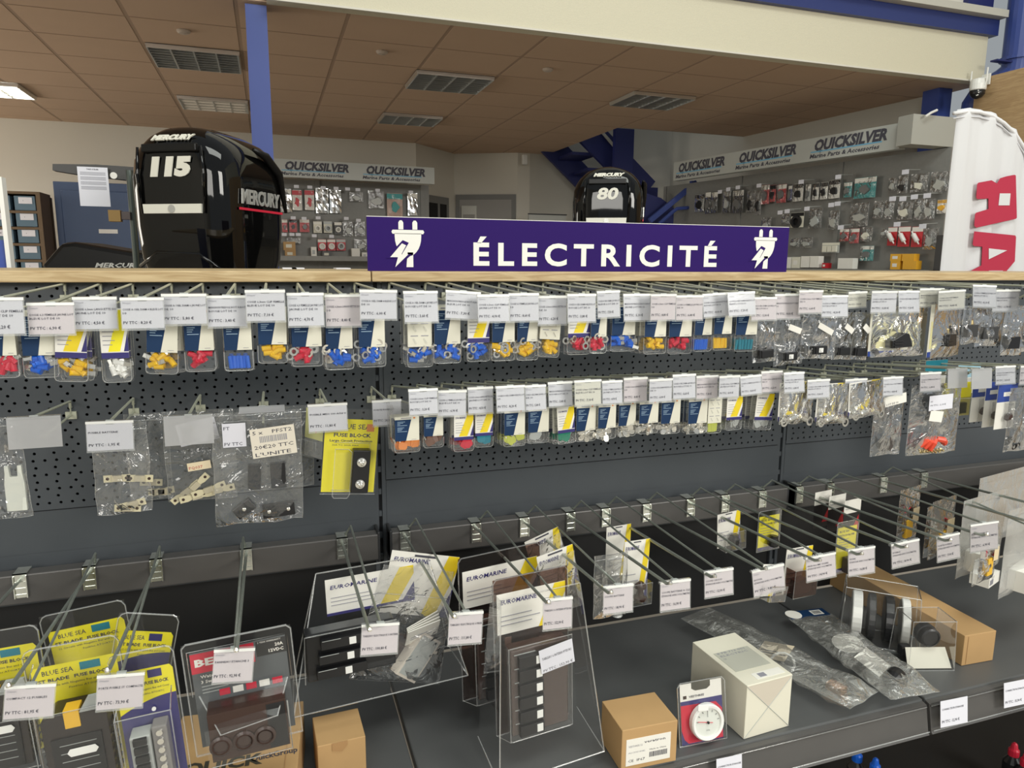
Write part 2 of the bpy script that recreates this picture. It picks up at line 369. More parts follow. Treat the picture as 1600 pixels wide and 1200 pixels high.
structure(d2.build('door_2'))
# blue stair behind the opening
st = thing('steel_staircase', 'dark blue steel staircase rising through the ceiling opening behind the smaller motor', 'staircase', (0, 0, 0))
def stair_pt(px, py, Y): return at(px, py, Y)
a1, a2 = at(845, 222, 6.0), at(920, 300, 6.0)
mb = MB()
def beam(mb, p, q, w, h, m):
    p, q = Vector(p), Vector(q); d = (q-p).normalized(); up = Vector((0, 0, 1)); sd = d.cross(up).normalized()*w/2; u2 = sd.cross(d).normalized()*h/2
    vs = [tuple(c+a+b) for c in (p, q) for a, b in ((-sd, -u2), (sd, -u2), (sd, u2), (-sd, u2))]
    mb.add(vs, [(3, 2, 1, 0), (4, 5, 6, 7), (0, 1, 5, 4), (1, 2, 6, 5), (2, 3, 7, 6), (3, 0, 4, 7)], m)
beam(mb, at(880, 165, 5.9), at(1010, 300, 5.9), .05, .30, blue_dark); mb.build('stringer', st)
mb = MB(); beam(mb, at(815, 180, 6.45), at(945, 315, 6.45), .05, .26, blue_dark); mb.build('stringer', st)
mb = MB(); beam(mb, at(935, 200, 5.85), at(975, 246, 5.85), .012, .03, grey_wall); mb.build('pale_edge_strip', st)
for k in range(6):
    p = at(850+k*24, 187+k*25, 5.95); q = at(828+k*24, 197+k*25, 6.4)
    mb = MB(); mb.add([(p.x-.03, p.y, p.z), (p.x+.26, p.y, p.z), (q.x+.26, q.y, p.z), (q.x-.03, q.y, p.z)]+[(p.x-.03, p.y, p.z-.03), (p.x+.26, p.y, p.z-.03), (q.x+.26, q.y, p.z-.03), (q.x-.03, q.y, p.z-.03)],
        [(0, 1, 2, 3), (7, 6, 5, 4), (0, 4, 5, 1), (1, 5, 6, 2), (2, 6, 7, 3), (3, 7, 4, 0)], blue_dark)
    mb.build('tread', st)
p = at(975, 215, 5.6); q = at(1000, 330, 5.6)
MB().box(p.x-.1, p.x+.12, 5.6, 5.66, 2.2, 2.95, blue_dark).build('landing_plate', st)
q = at(1010, 320, 5.6); MB().box(at(985, 320, 5.55).x, at(1027, 320, 5.55).x, 5.55, 5.6, 0, at(1000, 292, 5.55).z, blue_dark).build('landing_plate', st)
st2 = thing('lower_stair_flight', 'blue steel stair flight with handrail rising toward the right display wall', 'staircase', (0, 0, 0))
mb = MB(); beam(mb, at(1015, 345, 4.9), at(1088, 285, 4.9), .03, .05, blue_steel); mb.build('handrail', st2)
mb = MB(); a = at(1082, 283, 4.9); mb.box(a.x-.02, a.x+.02, 4.88, 4.92, 0, a.z, blue_steel); mb.build('newel_post', st2)
mb = MB(); mb.tube([at(1030, 350, 4.85), at(1050, 332, 4.85), at(1058, 326, 4.85), at(1082, 324, 4.85)], .018, blue_steel, 8); mb.build('lower_rail', st2)
mb = MB(); P = [at(1000, 300, 5.1), at(1030, 310, 5.1), at(1080, 350, 5.1), at(1080, 420, 5.1), at(1000, 420, 5.1)]
mb.prism([(p.x, p.z) for p in P], 5.06, 5.1, blue_dark); mb.build('stringer', st2)
# ================================================================ hooks with price tags, and the hanging packs
def num(v): return ('%.2f' % v).replace('.', ',')+' €'
NAMES = ['COSSE 6,3mm CLIP FEMELLE', 'COSSE 6,3 FEMELLE JAUNE LOT', 'COSSE 6,3mm LANGUETTE ISO', 'COSSE A OEIL DIAM 4 BLEUE LOT', 'COSSE A OEIL DIAM 6 JAUNE LOT', 'MANCHON PREISOLE BOUT A BOUT']
def tag_text(mb, x0, zt, w, h, y, lines, price, small=''):
    s = h*.098
    if small: mb.text(small, x0+w*.05, zt-h*.13, s*.8, ink_grey, y)
    z = zt-h*.36
    for ln in lines:
        mb.text(ln, x0+w*.05, z, s, ink, y, bold=.008, width=min(w*.92, len(ln)*s*.62)); z -= h*.13
    mb.text('PV TTC : '+price, x0+w*.05, zt-h*.84, s*1.45, ink, y, bold=.012, width=w*.64)
def label_holder(parent, tilt, w, h, lines, price, paper=white_p, milky=False, rz=0., small='7700600', loc=(0, 0, 0), text=True):
    H = MB()
    H.tube([(-w/2, 0, 0), (w/2, 0, 0)], .0032, holder_m, 8)
    pm = holder_milky if milky else holder_m
    H.box(-w/2, w/2, -.0042, -.0037, -h-.003, .001, pm)
    H.box(-w/2, w/2, -.0024, -.0020, -h-.003, .001, holder_m)
    H.box(-.006, .006, -.0036, .0034, -.0036, .0036, greypl)
    H.box(-w/2, w/2, -.0046, -.0036, -.0022, .0018, white_pl if not milky else holder_m)
    ho = H.build('label_holder', parent, loc=loc, rot=(tilt, rz, 0))
    if not milky:
        P = MB().box(-w/2+.001, w/2-.0015, -.0036, -.0032, -h, -.002, paper)
        if text: tag_text(P, -w/2, -.002, w, h-.002, -.00445, lines, price, small)
        P.build('price_label', ho)
    return ho
def rgb_line(s): return s
def peg_hook(name, label, X, z0, Y, zt, w, h, tilt, rz, lines, price, paper=white_p, milky=False, group=None, small='7700600', wire=None, prong_drop=.026, rise=0.):
    t = thing(name, label, 'hook', (X, 0, z0), group=group)
    wm = wire or cream_wire
    MB().tube([(0, -.003, -prong_drop), (0, -.010, -prong_drop), (0, Y+.035, -prong_drop-.002+rise), (0, Y+.025, -prong_drop+.004+rise)], .0021, wm, 6).build('prong', t)
    MB().tube([(0, .008, -.012), (0, -.006, -.012), (.001, -.008, 0), (0, Y+.003, zt-z0+.001)], .0025, wm, 6).tube([(.001, -.007, -.001), (0, -.006, -prong_drop)], .0013, wm, 5).build('overarm', t)
    MB().box(-.009, .009, -.0055, -.0005, -prong_drop-.008, -prong_drop+.006, wm).build('back_clip', t)
    label_holder(t, tilt, w, h, lines, price, paper, milky, rz, small, (0, Y, zt-z0))
    return t
# --- crimp terminals (shared meshes) -------------------------------------------------
_TM = {}
def term_mesh(kind, m):
    k = (kind, m.name)
    if k in _TM: return _TM[k]
    b = MB()
    b.lathe([(.0030, -.0060), (.0037, -.0052), (.0037, .0040), (.0042, .0058), (.0034, .0060)], m, 10)
    if kind == 'ring':
        o = []; i_ = []; n = 12
        for q in range(n):
            a = 2*math.pi*q/n; o.append((math.sin(a)*.0058, 0, -.0135-math.cos(a)*.0058)); i_.append((math.sin(a)*.0032, 0, -.0135-math.cos(a)*.0032))
        for dy in (-.0005, .0005):
            vs = [(x, dy, z) for x, y, z in o+i_]; b.add(vs, [(q, (q+1) % n, n+(q+1) % n, n+q) for q in range(n)], tin)
        b.add([(x, -.0005, z) for x, y, z in o]+[(x, .0005, z) for x, y, z in o], [(q, (q+1) % n, n+(q+1) % n, n+q) for q in range(n)], tin)
        b.box(-.002, .002, -.0006, .0006, -.009, -.005, tin)
    elif kind == 'spade':
        b.box(-.0028, .0028, -.0009, -.0003, -.015, -.004, tin); b.box(-.0028, -.0018, -.0009, .0012, -.015, -.008, tin); b.box(.0018, .0028, -.0009, .0012, -.015, -.008, tin)
    elif kind == 'lug':
        b = MB().lathe([(.0035, -.008), (.0035, .008)], tin, 10).prism([(-.005, .007), (.005, .007), (.0055, .016), (.0030, .020), (-.0030, .020), (-.0055, .016)], -.0008, .0008, tin)
    elif kind == 'fuse':
        b = MB().prism([(-.0065, -.003), (-.0045, -.006), (.0045, -.006), (.0065, -.003), (.0065, .005), (-.0065, .005)], -.002, .002, m).box(-.0055, -.0035, -.0004, .0004, .005, .011, tin).box(.0035, .0055, -.0004, .0004, .005, .011, tin)
    elif kind == 'tube':
        b = MB().lathe([(.0030, -.010), (.0034, -.009), (.0034, .009), (.0030, .010)], m, 8)
    elif kind == 'vial':
        b = MB().lathe([(.0032, -.011), (.0036, -.010), (.0036, .010), (.0032, .011)], m, 8)
    o = b.build('crimp_terminal'); me = o.data; bpy.data.objects.remove(o)
    _TM[k] = me; return me
PARTN = {'ring': 'ring_terminal', 'spade': 'spade_terminal', 'sleeve': 'crimp_sleeve', 'lug': 'copper_lug', 'fuse': 'blade_fuse', 'tube': 'crimp_sleeve', 'vial': 'glass_fuse'}
def card_front(style, w, h, y, back=False):
    """printed card, local x centred, z from 0 down to -h"""
    c = MB(); x0, x1 = -w/2, w/2
    base = {'navy': cream, 'yellow': white_s, 'back': cream, 'pale': white_s}[style]
    c.box(x0, x1, y, y+.0006, -h, 0, base); f = y-.00025; g = y-.0004
    if style == 'navy':
        c.poly([(x0, f, -h*.12), (x0+w*.68, f, -h*.12), (x0+w*.45, f, -h), (x0, f, -h)], navy)
        c.box(x0+w*.25, x0+w*.68, g, f, -h*.075, -h*.045, ink_grey); c.box(x0+w*.76, x0+w*.84, g, f, -h*.09, -h*.03, orangepl)
        for k, (l, zz) in enumerate(((.32, .20), (.24, .25), (.12, .30), (.40, .35), (.28, .44), (.22, .49), (.18, .54), (.40, .60))):
            c.box(x0+w*.1, x0+w*(.1+l), g, f, -h*(zz+.018), -h*zz, navy_line)
        c.box(x0+w*.68, x0+w*.88, g, f, -h*.955, -h*.945, ink_grey)
    elif style in ('yellow', 'pale'):
        yb = yel if style == 'yellow' else yel_br
        c.poly([(x0+w*.25, f, -h*.86), (x0+w*.72, f, 0), (x1, f, 0), (x1, f, -h*.25), (x0+w*.68, f, -h*.86)], yb)
        c.poly([(x0+w*.82, f, -h*.86), (x1, f, -h*.45), (x1, f, -h*.86)], indigo)
        c.poly([(x0+w*.68, g, -h*.86), (x1, g, -h*.25), (x1, g, -h*.45), (x0+w*.82, g, -h*.86)], white_s)
        c.box(x0, x1, g, f, -h, -h*.88, indigo)
        c.text('EUROMARINE', x0+w*.08, -h*.2, h*.09, indigo, g, bold=.01, width=w*.5, shear=.2)
        for k in range(5): c.box(x0+w*.08, x0+w*(.42+.1*(k % 2)), g, f, -h*(.35+.09*k+.014), -h*(.35+.09*k), ink_grey)
    else:
        for a in (.12, .55):
            for k in range(3):
                zz = .12+.3*k
                c.box(x0+w*a, x0+w*(a+.3), g, f, -h*(zz+.02), -h*zz, ink_grey); c.tube([(x0+w*(a+.1), g, -h*(zz+.08)), (x0+w*(a+.22), g, -h*(zz+.2))], w*.03, pvc_edge, 5)
    return c
def crimp_pack(label, X, Y, ztop, zbot, w, style, kind, m, n=8, rz=0., ry=0., d=.013, group=None, rear=False, edge=True, seed=0, name='crimp_terminal_pack', hb=None, ctop=.010):
    r = random.Random(seed+3); H = ztop-zbot; hb = hb or max(.024, H*.30); hc = H-hb
    t = thing(name, label, 'pack', (X, Y, ztop), (0, rz, ry), group)
    c = card_front(style, w-.002, hc-ctop-.002, -d-.0012); co = c.build('printed_card', t, loc=(0, 0, -ctop))
    b = MB(); x0, x1 = -w/2, w/2
    b.box(x0, x1, -d-.001, -d-.0007, -H+.004, -hc-.001, pvc)          # front sheet
    b.box(x0, x1, -.0008, -.0005, -H, 0, pvc)                      # back sheet with the hang hole
    e = .0007
    zb = -H+.002
    b.tube([(x0, -d-.001, -hc), (x0, -d-.001, zb+.005), (x0+.002, -d-.001, zb+.001), (x0+.006, -d-.001, zb), (x1-.006, -d-.001, zb), (x1-.002, -d-.001, zb+.001), (x1, -d-.001, zb+.005), (x1, -d-.001, -hc)], e, pvc_edge, 5)
    b.tube([(x0-.001, -.0006, -.002), (x0-.001, -.0006, zb), (x1+.001, -.0006, zb), (x1+.001, -.0006, -.002)], e*.8, pvc_edge, 4)
    b.box(x0, x0+.0003, -d, 0, zb, -.006, pvc); b.box(x1-.0003, x1, -d, 0, zb, -.006, pvc); b.box(x0, x1, -d, 0, zb, zb+.0003, pvc)
    b.build('clear_blister', t)
    me = term_mesh(kind, m)
    cw = w-.012; ch = hb-.010
    for i in range(n):
        o = bpy.data.objects.new(PARTN[kind], me); COL.objects.link(o); o.parent = t
        fx = (i+.5)/n
        if kind in ('tube', 'vial'):
            o.location = (x0+.006+cw*fx, -d/2+r.uniform(-.002, .002), zb+.013); o.rotation_euler = (r.uniform(-.1, .1), r.uniform(-.12, .12), 0)
            o.scale = (1, 1, 1)
        else:
            o.location = (x0+.008+(cw-.004)*r.random(), -d+.004+.004*(i % 2), zb+.010+ch*(i/n)*.8+r.uniform(0, .003)); o.scale = (1.2, 1.2, 1.2) if kind != 'lug' else (.9, .9, .9)
            o.rotation_euler = (r.uniform(-.3, .3), r.uniform(1.3, 5.0) if kind != 'fuse' else r.uniform(-.7, .7), r.uniform(-.4, .4))
    return t
ZP1, ZP2 = 1.506, 1.290
COLN = {'bluepl': 'blue'}
def do_tags(rows, z0, Y, where, rowname, n0=0, empties=(), faded=(), rise=0.):
    out = []
    for i, row in enumerate(rows):
        l, rr_, tp, bt, rz = row[:5]
        y = Y+.013*((i % 3)-1)
        a = at(l, (tp+bt)/2, y); b = at(rr_, (tp+bt)/2, y); T = at((l+rr_)/2, tp, y); B = at((l+rr_)/2, bt, y)
        w = max(.035, (b.x-a.x)*.98); h = T.z-B.z-.002
        nm = NAMES[i % 6]; price = num(3.2+((i*37) % 61)/10)
        if i in faded: pap = cream
        else: pap = white_p if R.random() < .75 else pink_p
        lab = 'pale wire hook with %s, %s from left %s' % ('an empty clear label holder' if i in empties else 'a faded price tag' if i in faded else 'a white price tag', ORD[i+n0], where)
        peg_hook('peg_hook', lab, (a.x+b.x)/2, z0, y, T.z, w, h, R.uniform(-.16, -.02) if i not in empties else -.1, rz, [nm, row[5] if len(row) > 5 else ['ROUGE LOT DE 10', 'BLEUE LOT DE 10', 'JAUNE LOT DE 10', '10', 'DE 10'][i % 5]], price, pap, i in empties, rowname, rise=rise)
        out.append((a.x+b.x)/2)
    return out
rz = math.radians
ROW1 = [(-38, 42, 467, 524, .0), (44, 120, 475, 524, .0), (115, 186, 466, 516, .0), (189, 259, 467, 515, 0.), (253, 325, 461, 508, .0), (323, 387, 464, 512, 0), (383, 447, 455, 503, 0), (448, 507, 460, 511, 0),
    (507, 565, 462, 511, 0), (561, 621, 455, 500, 0.02), (629, 684, 457, 505, 0), (695, 751, 457, 500, .07), (744, 795, 462, 504, 0), (793, 841, 460, 503, 0), (838, 885, 464, 508, 0), (884, 930, 461, 504, 0), (930, 967, 456, 497, -.03), (971, 1015, 461, 502, 0),
    (1014, 1055, 461, 501, 0), (1053, 1097, 463, 501, 0), (1094, 1136, 460, 496, -.05), (1133, 1177, 458, 494, -.04), (1170, 1211, 466, 501, 0), (1207, 1248, 461, 499, 0), (1245, 1283, 455, 490, 0), (1279, 1322, 463, 496, 0),
    (1322, 1352, 457, 481, -.03), (1358, 1399, 456, 489, 0), (1399, 1433, 456, 489, 0), (1433, 1472, 452, 480, 0), (1462, 1505, 455, 484, -.04), (1515, 1553, 447, 481, .03), (1548, 1590, 454, 487, 0), (1596, 1640, 448, 482, 0)]
HX1 = do_tags(ROW1, ZP1, -.33, 'in the top row', 'price-tagged hooks of the top row', faded=(26, 29, 30))
ROW2A = [(13, 98, 652, 696, .0), (136, 211, 659, 702, 0.02), (257, 334, 650, 691, 0.0), (374, 445, 638, 650, 0), (481, 543, 632, 672, 0), (581, 627, 626, 663, 0)]
ROW2 = [(637, 684, 609, 648, .0), (683, 729, 611, 650, 0.03), (729, 770, 606, 646, 0), (773, 819, 604, 643, 0), (818, 852, 603, 641, 0), (854, 893, 598, 635, 0), (895, 938, 595, 633, 0), (938, 971, 596, 631, 0), (972, 1010, 591, 628, 0),
    (1012, 1049, 593, 628, 0), (1048, 1085, 586, 623, 0), (1085, 1120, 588, 623, 0), (1121, 1154, 588, 621, 0), (1153, 1187, 588, 617, -.05), (1186, 1220, 581, 613, 0), (1221, 1254, 583, 613, 0), (1258, 1294, 594, 622, 0), (1317, 1352, 593, 620, 0), (1376, 1408, 590, 618, 0),
    (1434, 1467, 583, 611, 0), (1477, 1508, 577, 605, 0), (1514, 1546, 577, 606, 0), (1551, 1583, 573, 600, 0), (1590, 1622, 572, 600, 0)]
do_tags(ROW2, ZP2, -.32, 'in the second-row run', 'price-tagged hooks of the second row', empties=(20, 21), faded=(6,), rise=.040)
for i, row in enumerate(ROW2A):
    l, r_, tp, bt, a_ = row; y = -.215
    a = at(l, (tp+bt)/2, y); b = at(r_, (tp+bt)/2, y); T = at((l+r_)/2, tp, y); B = at((l+r_)/2, bt, y)
    lab = ['pale wire hook with an empty clear label holder, far left of the second row', 'pale wire hook tagged white, holding the bag of strip fuses with handwriting',
           'pale wire hook with an empty grey label holder, right of the handwritten bag', 'pale wire hook with its label holder folded up, above the barcode-stickered bag',
           'pale wire hook with a white tag, left of the yellow fuse block card', 'pale wire hook whose white tag overlaps the right corner of the yellow card'][i]
    peg_hook('peg_hook', lab, (a.x+b.x)/2, ZP2, y, T.z, b.x-a.x, max(.014, T.z-B.z), -.08 if i != 3 else -1.1, a_, [['', 'FUSIBLE BATTERIE', '', '', 'FUSIBLE MIDI 100 A/58 V', 'PORTE FUSIBLE'][i]], ['', '1,95 €', '', '', '11,80 €', '26,90 €'][i], milky=i in (0, 2, 3), group='hooks of the left bay', small='')
# --- top row packs
K = {'r': redpl, 'b': bluepl, 'y': yelpl, 't': tealpl, 'w': white_pl, 'g': greenpl, 'o': orangepl, 'n': brownpl, 'l': limepl, 's': tin, 'c': greypl}
KN = {'r': 'red', 'b': 'blue', 'y': 'yellow', 't': 'teal', 'w': 'white', 'g': 'green', 'o': 'orange', 'n': 'brown', 'l': 'lime green', 's': 'silver', 'c': 'clear grey'}
PN = {'ring': 'ring terminals', 'spade': 'spade terminals', 'sleeve': 'crimp sleeves', 'tube': 'crimp sleeves', 'fuse': 'blade fuses', 'lug': 'metal lugs', 'vial': 'tubes'}
SN = {'navy': 'navy and white', 'yellow': 'yellow-striped', 'back': 'cream back-facing', 'pale': 'pale yellow-striped'}
PK1 = [(-12, 33, 593, 'navy', 'spade', 'r', 0), (38, 95, 593, 'navy', 'spade', 'b', 0), (95, 149, 599, 'yellow', 'spade', 'y', .07), (161, 208, 600, 'pale', 'spade', 'w', 0), (236, 288, 587, 'navy', 'spade', 'y', .07), (290, 339, 583, 'navy', 'sleeve', 'r', 0),
    (351, 398, 582, 'navy', 'tube', 'b', 0), (405, 453, 570, 'navy', 'sleeve', 'y', .02), (456, 506, 575, 'navy', 'ring', 'r', 0), (509, 554, 580, 'navy', 'ring', 'b', 0), (560, 604, 576, 'navy', 'ring', 'b', 0),
    (636, 677, 576, 'back', 'spade', 'b', 0), (677, 721, 570, 'navy', 'ring', 'b', 0), (729, 766, 567, 'yellow', 'ring', 'b', 0), (767, 805, 566, 'navy', 'ring', 'y', 0), (806, 841, 565, 'navy', 'ring', 'y', 0), (845, 879, 560, 'back', 'sleeve', 'y', .07),
    (885, 922, 556, 'yellow', 'ring', 'r', 0), (922, 946, 554, 'navy', 'ring', 'r', 0), (953, 992, 551, 'navy', 'spade', 'b', 0), (1004, 1040, 555, 'navy', 'sleeve', 'y', 0), (1042, 1080, 555, 'navy', 'sleeve', 'r', 0), (1082, 1111, 551, 'navy', 'tube', 'b', 0),
    (1112, 1142, 549, 'navy', 'tube', 'y', 0), (1143, 1184, 551, 'navy', 'tube', 't', 0)]
def do_packs(lst, zprong, Yf, rowlab, grp, back_n, hb=None, ctop=.01, slope=0.):
    for i, (l, r_, b_, st_, kd, cl, a_) in enumerate(lst):
        nb = back_n[i] if isinstance(back_n, (list, tuple)) else back_n
        y = Yf+.006*((i % 2)); A = at(l, b_, y); B = at(r_, b_, y); X = (A.x+B.x)/2; w = min(.052, max(.034, (B.x-A.x)*.96)); zb = A.z
        lb = '%s %s on a %s card, %s pack from left, %s' % (KN[cl], PN[kd], SN[st_], ORD[i], rowlab)
        crimp_pack(lb, X, y+.013, zprong+.006, zb, w, st_, kd, K[cl], 5 if kd == 'fuse' else 6 if kd in ('tube', 'vial') else 10, a_, 0, group=grp, seed=i, hb=hb, ctop=ctop)
        for k in range(nb):
            y2 = y+.013+.019*(k+1)
            lb2 = '%s %s pack hanging %s the %s pack from left, %s' % (KN[cl], PN[kd], 'just behind' if k == 0 else 'second behind' if k == 1 else 'third behind', ORD[i], rowlab)
            crimp_pack(lb2, X+R.uniform(-.002, .002), y2, zprong+.006-slope*.019*(k+1), zb-slope*.019*(k+1)+R.uniform(-.002, .002), w, st_ if R.random() < .75 else 'back', kd, K[cl], 3, R.uniform(-.03, .03), 0, group=grp, seed=i+50*k, hb=hb, ctop=ctop)
do_packs(PK1, ZP1-.026, -.305, 'top row', 'crimp terminal packs of the top row', [1, 1, 2, 2, 2, 1, 1, 1, 2, 2, 2, 3, 2, 0, 2, 1, 2, 1, 2, 2, 2, 2, 1, 1, 2])
PK2 = [(616, 657, 710, 'navy', 'fuse', 'o', 0), (661, 694, 702, 'navy', 'fuse', 'n', 0), (708, 741, 708, 'yellow', 'fuse', 'r', 0), (741, 771, 701, 'yellow', 'fuse', 't', 0), (786, 821, 700, 'navy', 'fuse', 'l', 0), (823, 858, 695, 'navy', 'fuse', 'c', 0),
    (866, 895, 696, 'yellow', 'fuse', 'g', -.07), (898, 931, 692, 'navy', 'lug', 's', 0), (932, 962, 688, 'navy', 'lug', 's', 0), (964, 993, 684, 'navy', 'lug', 's', 0), (996, 1028, 680, 'navy', 'lug', 's', 0), (1030, 1062, 680, 'navy', 'lug', 's', 0),
    (1072, 1104, 680, 'navy', 'lug', 's', 0), (1103, 1126, 679, 'back', 'vial', 'l', 0), (1132, 1158, 674, 'yellow', 'fuse', 'c', 0), (1179, 1208, 674, 'yellow', 'fuse', 'c', .07)]
do_packs(PK2, ZP2-.026+.037, -.295, 'second row', 'fuse and lug packs of the second row', [3, 1, 2, 1, 3, 1, 2, 1, 1, 1, 1, 1, 2, 1, 2, 3], .021, .022, .12)
# ================================================================ bags, carded goods, rail hooks, shelf goods
def sz(P, px): return px*((Vector(P)-CAM).dot(_f))/FPX
def bag_mb(w, h, bulge, seed, m, nx=9, ny=13, top=.10, skew=0., wt=1., crease=.0034, edge=True):
    b = MB(); r = random.Random(seed); off = Vector((r.uniform(-9, 9), r.uniform(-9, 9), r.uniform(-9, 9)))
    def pt(i, j, sgn):
        u = -1+2*i/nx; v = j/ny; ww = w/2*(wt+(1-wt)*v)
        s = max(0., (v-top)/(1-top)) if v > top else 0
        prof = (s**.7)*(1-s**7) if s > 0 else 0
        d = bulge*prof*max(0, 1-u*u)**.55
        x = u*ww+skew*v*h; z = -v*h
        nn = noise.noise(Vector((x*38, z*22, sgn*3))+off); n2 = noise.noise(Vector((x*90, z*60, sgn*5))+off)
        e = 0 if abs(u) > .99 or j in (0, ny) else 1
        x += .0025*noise.noise(Vector((z*30, u, 2))+off)*(1 if j else 0)
        if j == ny: z += .004*noise.noise(Vector((x*30, 1, 2))+off)
        return (x, sgn*(d+.0006)+(nn*crease*2+n2*crease)*e*(1 if v > top*.7 else .3), z)
    for sgn in (-1, 1):
        vs = [pt(i, j, sgn) for j in range(ny+1) for i in range(nx+1)]
        b.add(vs, [(j*(nx+1)+i, j*(nx+1)+i+1, (j+1)*(nx+1)+i+1, (j+1)*(nx+1)+i) for j in range(ny) for i in range(nx)], m)
    if edge:
        for i in (0, nx): b.tube([pt(i, j, 0) for j in range(ny+1)], .0006, pvc_edge, 4)
        b.tube([pt(i, ny, 0) for i in range(nx+1)], .0007, pvc_edge, 4)
        b.tube([(pt(i, 1, -1)[0], pt(i, 1, -1)[1], -h*top*.8) for i in range(nx+1)], .0008, pvc_edge, 4)
    return b
def bag(label, P, w, h, bulge=.012, seed=1, m=None, rot=(0, 0, 0), name='plastic_bag', cat='bag', group=None, **k):
    t = thing(name, label, cat, P, rot, group)
    bag_mb(w, h, bulge, seed, m or film, **k).build('bag_film', t, smooth=True)
    return t
def sticker(t, x0, x1, z0, z1, y, m=None, lines=(), rot=0., inkm=None, size=None, name='paper_label'):
    b = MB(); w, h = x1-x0, z1-z0
    b.box(-w/2, w/2, -.0003, .0003, -h/2, h/2, m or white_s)
    n = max(1, len(lines)); s = size or h/(n*1.6+.4)
    for i, ln in enumerate(lines):
        if ln == '|||':
            x = -w*.3; rr = random.Random(5)
            while x < w*.3:
                bw = w*rr.uniform(.008, .022); b.box(x, x+bw, -.0006, -.0003, h/2-h*(i+.95)/n, h/2-h*(i+.1)/n, ink_grey); x += bw*2
        elif ln: b.text(ln, -w*.44, h/2-h*(i+.8)/n, s, inkm or ink, -.0006, bold=.006, width=min(w*.88, len(ln)*s*.6))
    return b.build(name, t, loc=((x0+x1)/2, y, (z0+z1)/2), rot=(0, rot, 0))
# ---- top row right: bagged switches
def top_bag(label, l, r_, t_, b_, seed, Y=-.30, m=None, rotz=0., item=None, tz=0, **k):
    A = at(l, b_, Y); B = at(r_, b_, Y); T = at((l+r_)/2, t_, Y); w = B.x-A.x
    t = bag(label, ((A.x+B.x)/2, Y, T.z), w, T.z-A.z, .008, seed, m, (0, tz, rotz), group=k.pop('group', 'bags on the right of the top row'), **k)
    t['w'] = 0; del t['w']
    return t, w, T.z-A.z
def rocker(t, x, z, w, h, y=-.004, icon=True, rot=0., name='rocker_switch'):
    b = MB(); b.box(-w/2, w/2, -.008, .012, -h/2, h/2, blackpl); b.box(-w*.38, w*.38, -.0095, -.008, -h*.42, h*.42, blackpl)
    if icon: b.box(-w*.16, w*.16, -.0102, -.0095, -h*.28, h*.28, white_pl).text('L', -w*.08, -h*.2, h*.45, ink, -.0104)
    return b.build(name, t, loc=(x, y, z), rot=(0, rot, 0), bevel=.0008)
for i, (l, r_, b_, ic) in enumerate([(1172, 1208, 567, 0), (1207, 1250, 571, 1), (1250, 1303, 561, 1), (1300, 1331, 562, 0), (1331, 1356, 563, 0)]):
    t, w, h = top_bag('clear bag with a black switch at its bottom, %s of five, top row' % ORD[i], l, r_, 488, b_, 20+i, Y=-.30+.008*(i % 2), tz=.03*(i-2))
    rocker(t, 0, -h+.018, min(w*.8, .034), .017, 0, ic)
    if i in (1, 2, 3, 4): sticker(t, -w*.15, w*.32, -.040, -.028, -.010, white_s, (), .25+.1*i)
for i, (l, r_, t_, b_, rz_) in enumerate([(1355, 1436, 487, 557, .0), (1434, 1503, 484, 557, .30)]):
    Y = -.31; A = at(l, b_, Y); B = at(r_, b_, Y); T = at((l+r_)/2, t_, Y); w = B.x-A.x; h = T.z-A.z+.012
    t = thing('carded_switch_pack', ['yellow icon card with a black rocker switch, blue stripe along its bottom', 'tilted card with a black toggle holder behind clear film, far right top row'][i], 'pack', ((A.x+B.x)/2, Y, T.z+.012), (0, 0, rz_), 'carded switches')
    c = MB(); c.box(-w/2, w/2, 0, .0008, -h, 0, cream)
    c.poly([(w*.1, -.0004, -h*.45), (w*.32, -.0004, 0), (w/2, -.0004, 0), (w/2, -.0004, -h*.45)], orange)
    c.box(-w*.45, w*.42, -.0007, -.0002, -h*.84, -h*.32, mat('pale_yellow_print', (.85, .80, .42), .5))
    c.box(-w/2, w/2, -.0009, -.0002, -h, -h*.90, royal); c.text('EUROMARINE', 0, -h*.975, h*.055, white_s, -.0012, align='c')
    for q in range(5):
        for s_ in range(3):
            c.tube([(-w*.38+q*w*.18, -.0010, -h*(.4+.16*s_)), (-w*.32+q*w*.18, -.0010, -h*(.37+.16*s_))], .0008, ink, 4)
    c.build('printed_card', t)
    b = MB()
    if i == 0: b.prism([(-.030, -.006), (.002, .010), (.014, .008), (.026, -.020), (-.030, -.022)], -.022, -.002, blackpl)
    else: b.prism([(-.016, .006), (.016, .006), (.019, -.02), (-.021, -.02)], -.022, -.002, blackpl).lathe([(.004, 0), (.004, .012)], brass, 8, Matrix.Translation((-.007, -.011, .006))).lathe([(.004, 0), (.004, .012)], blackpl, 8, Matrix.Translation((.007, -.011, .006)))
    for q in range(3): b.box(-.026, -.004, -.0245, -.022, -.008-.006*q, -.005-.006*q, blackpl)
    b.build('black_switch', t, loc=(0, -.001, -h*.62), bevel=.001)
    f_ = bag_mb(w*1.02, h*1.03, .014, 60+i, film, top=.25, crease=.001); f_.build('bag_film', t, smooth=True, loc=(0, -.008, .002))
